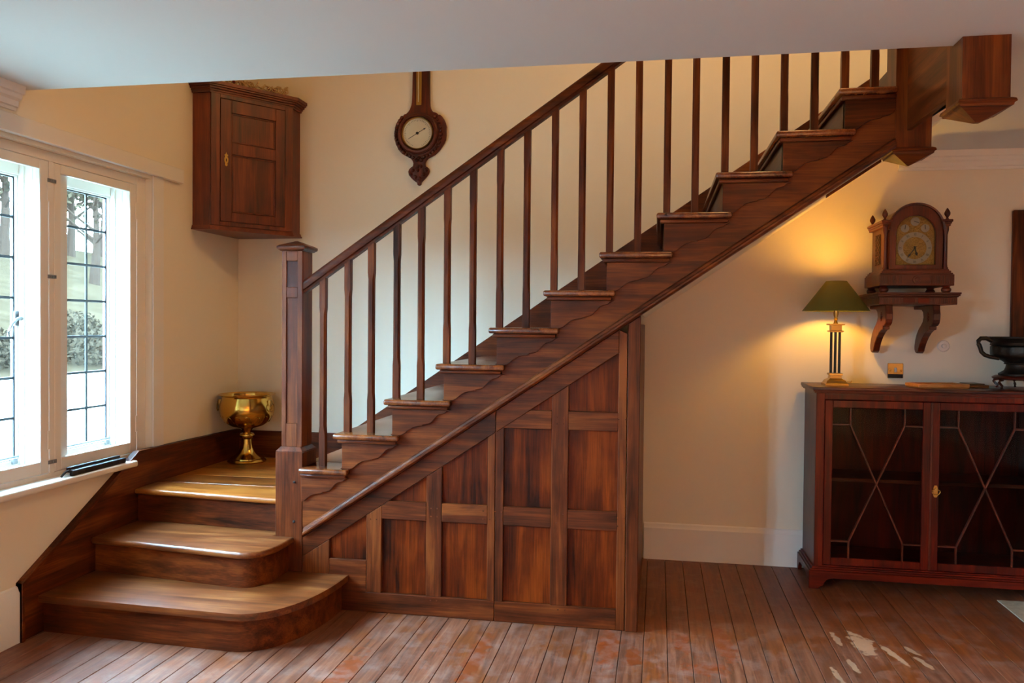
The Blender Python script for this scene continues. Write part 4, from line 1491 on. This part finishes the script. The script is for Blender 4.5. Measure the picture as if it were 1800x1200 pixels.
for nm, ang, L, w in (('minute_hand', -125, 0.068, 0.0022), ('hour_hand', -75, 0.045, 0.0032)):
    rt = Matrix.Translation((CXM, 0, dz0)) @ Matrix.Rotation(-math.radians(ang), 4, 'Y')
    m = MB().prism([(-0.012, -w), (L * 0.55, -w), (L * 0.7, -w * 2.4), (L, 0), (L * 0.7, w * 2.4), (L * 0.55, w), (-0.012, w)], 'y', 0.9325, 0.9335, rt)
    m.lathe_y([(0.006, 0), (0.006, -0.003)], CXM, 0.9345, dz0, 12)
    m.build(nm, 'ink', clk)
MB().prism([(x * 1.0, z) for x, z in [(CXM + (p[0] - CXM) * 0.985, p[1]) for p in fr_in]], 'y', 0.9215, 0.9225).build('glass', 'glass', clk)
# columns, capitals with little gables, finials
for x in (2.052, 2.360):
    col_ = MB().lathe([(0.016, 0.0), (0.016, 0.008), (0.012, 0.014), (0.0105, 0.03), (0.010, 0.19), (0.0125, 0.20), (0.016, 0.215), (0.016, 0.235)], x, 0.928, 1.7803, 16)
    col_.build('column', 'clockwood_z', clk, smooth=True)
for x0, x1 in ((2.026, 2.078), (2.334, 2.386)):
    m = MB()
    m.box(x0 + 0.006, x1 - 0.006, 0.910, 1.21, 2.0155, 2.028)
    m.box(x0 + 0.002, x1 - 0.002, 0.904, 1.214, 2.028, 2.038)
    m.box(x0 - 0.003, x1 + 0.003, 0.899, 1.218, 2.038, 2.052)
    m.build('entablature', 'clockwood_y', clk, bevel=0.002)
fin = [(0.006, 0), (0.009, 0.003), (0.006, 0.007), (0.005, 0.012), (0.010, 0.019), (0.0145, 0.028), (0.015, 0.036), (0.011, 0.048), (0.005, 0.058), (0.001, 0.064)]
for x in (2.046, 2.366):
    for y in (0.925, 1.19):
        MB().lathe(fin, x, y, 2.0522, 16, fn=lambda a, z: 1 + 0.08 * math.cos(6 * a + z * 220)).build('finial', 'clockwood_z', clk, smooth=True)
fp = MB()
fp.box(CX0 - 0.003, CX0 - 0.0002, 1.02, 1.12, 1.815, 1.985)
sp_ = fp.build('side_fret', 'gap', clk)
for i in range(6):
    z = 1.829 + i * 0.0285
    for s_ in (-1, 1):
        MB().tube([(CX0 - 0.004, 1.025, z - 0.014 * s_), (CX0 - 0.004, 1.07, z + 0.014 * s_), (CX0 - 0.004, 1.115, z - 0.014 * s_)], 0.0025, seg=5).build('fret', 'clockwood_z', sp_)

# ------------------------------------------------------------------ small things on the bookcase and wall
tr = thing('wooden_tray', 'shallow honey oak tray on the bookcase beside the lamp', 'tray', (2.36, 1.03, 1.1262))
tp = [(2.235, 0.905), (2.505, 0.962), (2.475, 1.105), (2.205, 1.048)]
MB().prism(tp, 'z', 1.1264, 1.132).build('base', 'tray', tr)
for i in range(4):
    a, b_ = Vector(tp[i]), Vector(tp[(i + 1) % 4])
    d = (b_ - a).normalized()
    n_ = Vector((-d.y, d.x)) * 0.012
    o_ = Vector((d.y, -d.x)) * 0.006
    MB().prism([tuple(a + o_), tuple(b_ + o_), tuple(b_ + n_), tuple(a + n_)], 'z', 1.1324, 1.150).build('rim', 'tray', tr, bevel=0.002)
M['dark_tray'] = wood('walnut', 'x', '#2e1a0c', '#573717', '#78521f', rough=0.4)
bt = thing('wooden_box', 'flat dark walnut box lying behind the oak tray', 'box', (2.60, 1.10, 1.1262))
MB().prism([(2.530, 1.02), (2.640, 1.045), (2.615, 1.17), (2.505, 1.145)], 'z', 1.1264, 1.143).build('body', 'dark_tray', bt, bevel=0.003)
MB().prism([(2.535, 1.03), (2.62, 1.05), (2.60, 1.16), (2.515, 1.14)], 'z', 1.1432, 1.150).build('lid', 'dark_tray', bt, bevel=0.003)

sk = thing('wall_socket', 'brass wall socket plate above the bookcase', 'socket', (2.205, YB, 1.16))
box('plate', 2.163, 2.250, YB - 0.005, YB - 0.0005, 1.160, 1.248, 'brass_dull', sk, bevel=0.002)
box('insert', 2.165, 2.248, YB - 0.009, YB - 0.0051, 1.162, 1.184, 'black', sk, bevel=0.002)
box('switch', 2.199, 2.214, YB - 0.011, YB - 0.0051, 1.195, 1.222, 'plastic', sk, bevel=0.002)
for x in (2.176, 2.238):
    MB().lathe_y([(0.006, 0), (0.006, -0.002), (0.003, -0.003)], x, YB - 0.0051, 1.206, 12).build('screw', 'brass', sk)
ds = thing('dimmer_switch', 'round white dimmer plate on the wall right of the brackets', 'switch', (2.468, YB, 1.354))
MB().lathe_y([(0.034, -0.0005), (0.034, -0.006), (0.030, -0.010), (0.001, -0.011)], 2.468, YB, 1.354, 32).build('plate', 'plastic', ds, smooth=True)
MB().lathe_y([(0.013, -0.011), (0.013, -0.022), (0.009, -0.025), (0.001, -0.0255)], 2.468, YB, 1.354, 24).build('knob', 'plastic', ds, smooth=True)

# bronze urn on its stand
vx, vy = 2.79, 1.03
st = thing('urn_stand', 'small carved wooden stand with curled feet under the bronze urn', 'stand', (vx, vy, 1.1262))
MB().lathe([(0.001, 0), (0.120, 0.0), (0.135, 0.004), (0.138, 0.012), (0.130, 0.018), (0.120, 0.022), (0.001, 0.022)], vx, vy, 1.178, 32).build('top', 'clockwood_x', st, smooth=True)
for i in range(6):
    a = 2 * math.pi * i / 6 + 3.5
    c_, s_ = math.cos(a), math.sin(a)
    MB().tube([(vx + r * c_, vy + r * s_, 1.1262 + z) for r, z in ((0.110, 0.052), (0.128, 0.048), (0.134, 0.038), (0.124, 0.026), (0.112, 0.016), (0.112, 0.007), (0.122, 0.0055))], 0.009, seg=7, taper=0.005).build('foot', 'clockwood_z', st, smooth=True)
vs = thing('bronze_urn', 'dark bronze two-handled urn on the carved stand', 'urn', (vx, vy, 1.2002))


def rel(a, z):
    return 1 + (0.02 * math.cos(14 * a) if 0.10 < z < 0.16 else 0)


MB().lathe([(0.001, 0.0003), (0.106, 0.0003), (0.108, 0.010), (0.098, 0.016), (0.080, 0.028), (0.072, 0.045), (0.070, 0.060), (0.082, 0.064), (0.078, 0.070), (0.090, 0.080), (0.118, 0.092), (0.140, 0.106), (0.146, 0.118), (0.146, 0.140),
            (0.146, 0.158), (0.140, 0.164), (0.150, 0.168), (0.146, 0.182), (0.156, 0.196), (0.168, 0.206), (0.170, 0.214), (0.160, 0.214), (0.14, 0.18), (0.13, 0.12), (0.001, 0.09)], vx, vy, 1.2, 56, fn=rel).build('body', 'bronze', vs, smooth=True)
for s_ in (-1, 1):
    MB().tube([(vx + s_ * r, vy - 0.02, 1.2 + z) for r, z in ((0.155, 0.190), (0.185, 0.205), (0.212, 0.204), (0.224, 0.190), (0.222, 0.172), (0.214, 0.152), (0.208, 0.130), (0.190, 0.112), (0.165, 0.103), (0.138, 0.098), (0.118, 0.094))], 0.0125, seg=10, taper=0.011).build('handle', 'bronze', vs, smooth=True)

# framed picture cut by the edge of the photograph
pf = thing('picture_frame', 'dark wooden framed picture on the wall behind the bronze urn', 'picture', (3.1, YB, 1.40))
px0, px1, pz0, pz1, w_ = 2.822, 3.42, 1.38, 2.142, 0.07
for x0, x1, za, zb in ((px0, px0 + w_, pz0, pz1), (px1 - w_, px1, pz0, pz1), (px0 + w_, px1 - w_, pz1 - w_, pz1), (px0 + w_, px1 - w_, pz0, pz0 + w_)):
    box('frame_side', x0, x1, YB - 0.03, YB - 0.0008, za, zb, 'oak_z', pf, bevel=0.006)
box('canvas', px0 + w_, px1 - w_, YB - 0.012, YB - 0.0008, pz0 + w_, pz1 - w_, 'picture', pf)

# hearth slab at the right
hs = box('hearth_slab', 2.622, 4.3, -0.4, 0.84, 0.0005, 0.006, 'stone', bevel=0.002)
hs['label'] = 'pale stone hearth slab on the floor in front of the bookcase'
hs['category'] = 'hearth'

# ------------------------------------------------------------------ upstairs pendant (lights the stairwell)
pend = thing('pendant_lamp', 'warm globe pendant hanging over the landing upstairs', 'lamp', (1.5, -0.3, ZU))
MB().tube([(1.5, -0.3, ZU), (1.5, -0.3, 4.42)], 0.004, seg=6).build('cord', 'black', pend)
M['globe'] = emit('lit_globe', WARM_UP, UP_LAMP)
MB().lathe([(0.16 * math.sin(math.pi * i / 16), -0.16 * math.cos(math.pi * i / 16)) for i in range(17)], 1.5, -0.3, 4.26, 32).build('globe', 'globe', pend, smooth=True)

# standard lamp behind the viewer, the other lamp lit in this room
sx0, sy0 = 2.1, -5.0
fl_ = thing('floor_lamp', 'brass standard lamp with pleated cream shade behind the viewer', 'lamp', (sx0, sy0, 0.0))
MB().lathe([(0.001, 0.0005), (0.15, 0.0005), (0.15, 0.015), (0.03, 0.04), (0.012, 0.06), (0.012, 1.42), (0.001, 1.42)], sx0, sy0, 0, 24).build('stand', 'brass_dull', fl_, smooth=True)
fs = MB()
fs.loft([[Vector((sx0 + r * math.cos(2 * math.pi * i / 40), sy0 + r * math.sin(2 * math.pi * i / 40), z)) for i in range(40)]
         for z, r in ((1.42, 0.24), (1.75, 0.14), (1.75, 0.138), (1.42, 0.238))], closed=True)
fs.build('lamp_shade', 'cream_shade', fl_, smooth=True)
rd = bpy.data.lights.new('floor_lamp_glow', 'POINT')
rd.color = WARM_SHADED
rd.energy = ROOM_LAMP
rd.shadow_soft_size = 0.05
ro_ = bpy.data.objects.new('floor_lamp_glow', rd)
ro_.location = (0, 0, 1.58)
ro_.parent = fl_
COL.objects.link(ro_)

# ------------------------------------------------------------------ garden outside the window
gm = MB()
nx, ny = 18, 22


def gz(x):
    d = -x - 2.3
    return -0.25 + max(0, d - 7) * 0.2


vg = {}
for i in range(nx + 1):
    for j in range(ny + 1):
        x = -12.0 - 36 * (i / nx) ** 1.3
        y = -30 + 120 * j / ny
        vg[i, j] = gm.bm.verts.new((x, y, gz(x) + (0.2 * math.sin(y * 0.4 + i) * min(1, i / 3))))
for i in range(nx):
    for j in range(ny):
        gm.bm.faces.new((vg[i, j], vg[i, j + 1], vg[i + 1, j + 1], vg[i + 1, j]))
gr = gm.build('meadow', 'grass', smooth=True)
gr['kind'] = 'stuff'
gr['label'] = 'pale sunlit meadow rising outside the window'
gr['category'] = 'grass'


pv = MB()
pv.prism([(XL - TK - 0.02, -0.25), (-9.3, -0.25), (-11.99, gz(-11.99)), (-11.99, gz(-11.99) - 0.06), (-9.3, -0.31), (XL - TK - 0.02, -0.31)], 'y', -30, 60)
pv = pv.build('gravel_terrace', 'gravel')
pv['label'] = 'pale gravel terrace in front of the window'
pv['category'] = 'terrace'
pv['kind'] = 'stuff'



def leaves(n, c, r, size, rg_, flat=1.0):
    m = MB()
    for _ in range(n):
        v = Vector((rg_.gauss(0, 1), rg_.gauss(0, 1), rg_.gauss(0, 1))).normalized() * (rg_.random() ** 0.4)
        p = Vector(c) + Vector((v.x * r[0], v.y * r[1], v.z * r[2]))
        a = Vector((rg_.gauss(0, 1), rg_.gauss(0, 1), rg_.gauss(0, 1))).normalized()
        b2 = a.orthogonal().normalized()
        s = size * rg_.uniform(0.6, 1.3)
        q = [p + a * s, p + b2 * s * 0.45, p - a * s, p - b2 * s * 0.45]
        m.bm.faces.new([m.bm.verts.new(x) for x in q])
    return m


rg = random.Random(11)
for i, (x, y, h, lab) in enumerate(((-12.6, 13.43, 0.8, 'low grey-green shrub seen through the lower right window panes'),
                                    (-14.5, 15.27, 0.9, 'rounded shrub in the meadow behind the lower panes'),
                                    (-12.8, 11.1, 0.8, 'low shrub seen through the left casement'))):
    s = thing('garden_shrub', lab, 'shrub', (x, y, gz(x)), 'shrubs outside the window')
    f = leaves(900, (x, y, gz(x) + h * 0.5), (h * 0.9, h * 1.1, h * 0.55), 0.07, rg).build('foliage', 'leaf_b', s)
    f['kind'] = 'stuff'
for i, (x, y, h, lab) in enumerate(((-27.0, 32.43, 7.5, 'small bare-branched tree in the meadow seen through the right casement'),
                                    (-40.0, 46.94, 10.0, 'pale leafy tree beyond the right casement'),
                                    (-38.0, 38.82, 10.0, 'pale green tree seen through the left casement'),
                                    (-44.0, 55.73, 12.0, 'far tree at the right edge of the window view'))):
    s = thing('garden_tree', lab, 'tree', (x, y, gz(x)), 'trees outside the window')
    g = gz(x)
    tb = MB()
    tb.tube([(x, y, g - 0.1), (x + 0.1, y + 0.05, g + h * 0.25), (x, y + 0.15, g + h * 0.5), (x + 0.05, y, g + h * 0.85)], h * 0.035, seg=8, taper=h * 0.006)
    for q in range(14):
        a = rg.uniform(0, 6.28)
        z0_ = g + h * rg.uniform(0.25, 0.7)
        L = h * rg.uniform(0.2, 0.38)
        tb.tube([(x, y, z0_), (x + L * 0.5 * math.cos(a), y + L * 0.5 * math.sin(a), z0_ + L * 0.4), (x + L * math.cos(a), y + L * math.sin(a), z0_ + L * 0.9)], h * 0.012, seg=6, taper=h * 0.002)
    tb.build('trunk', 'bark', s, smooth=True)
    f = leaves(2600 if i else 300, (x, y, g + h * 0.68), (h * 0.36, h * 0.36, h * 0.36), h * 0.022, rg).build('foliage', 'leaf_a', s)
    f['kind'] = 'stuff'
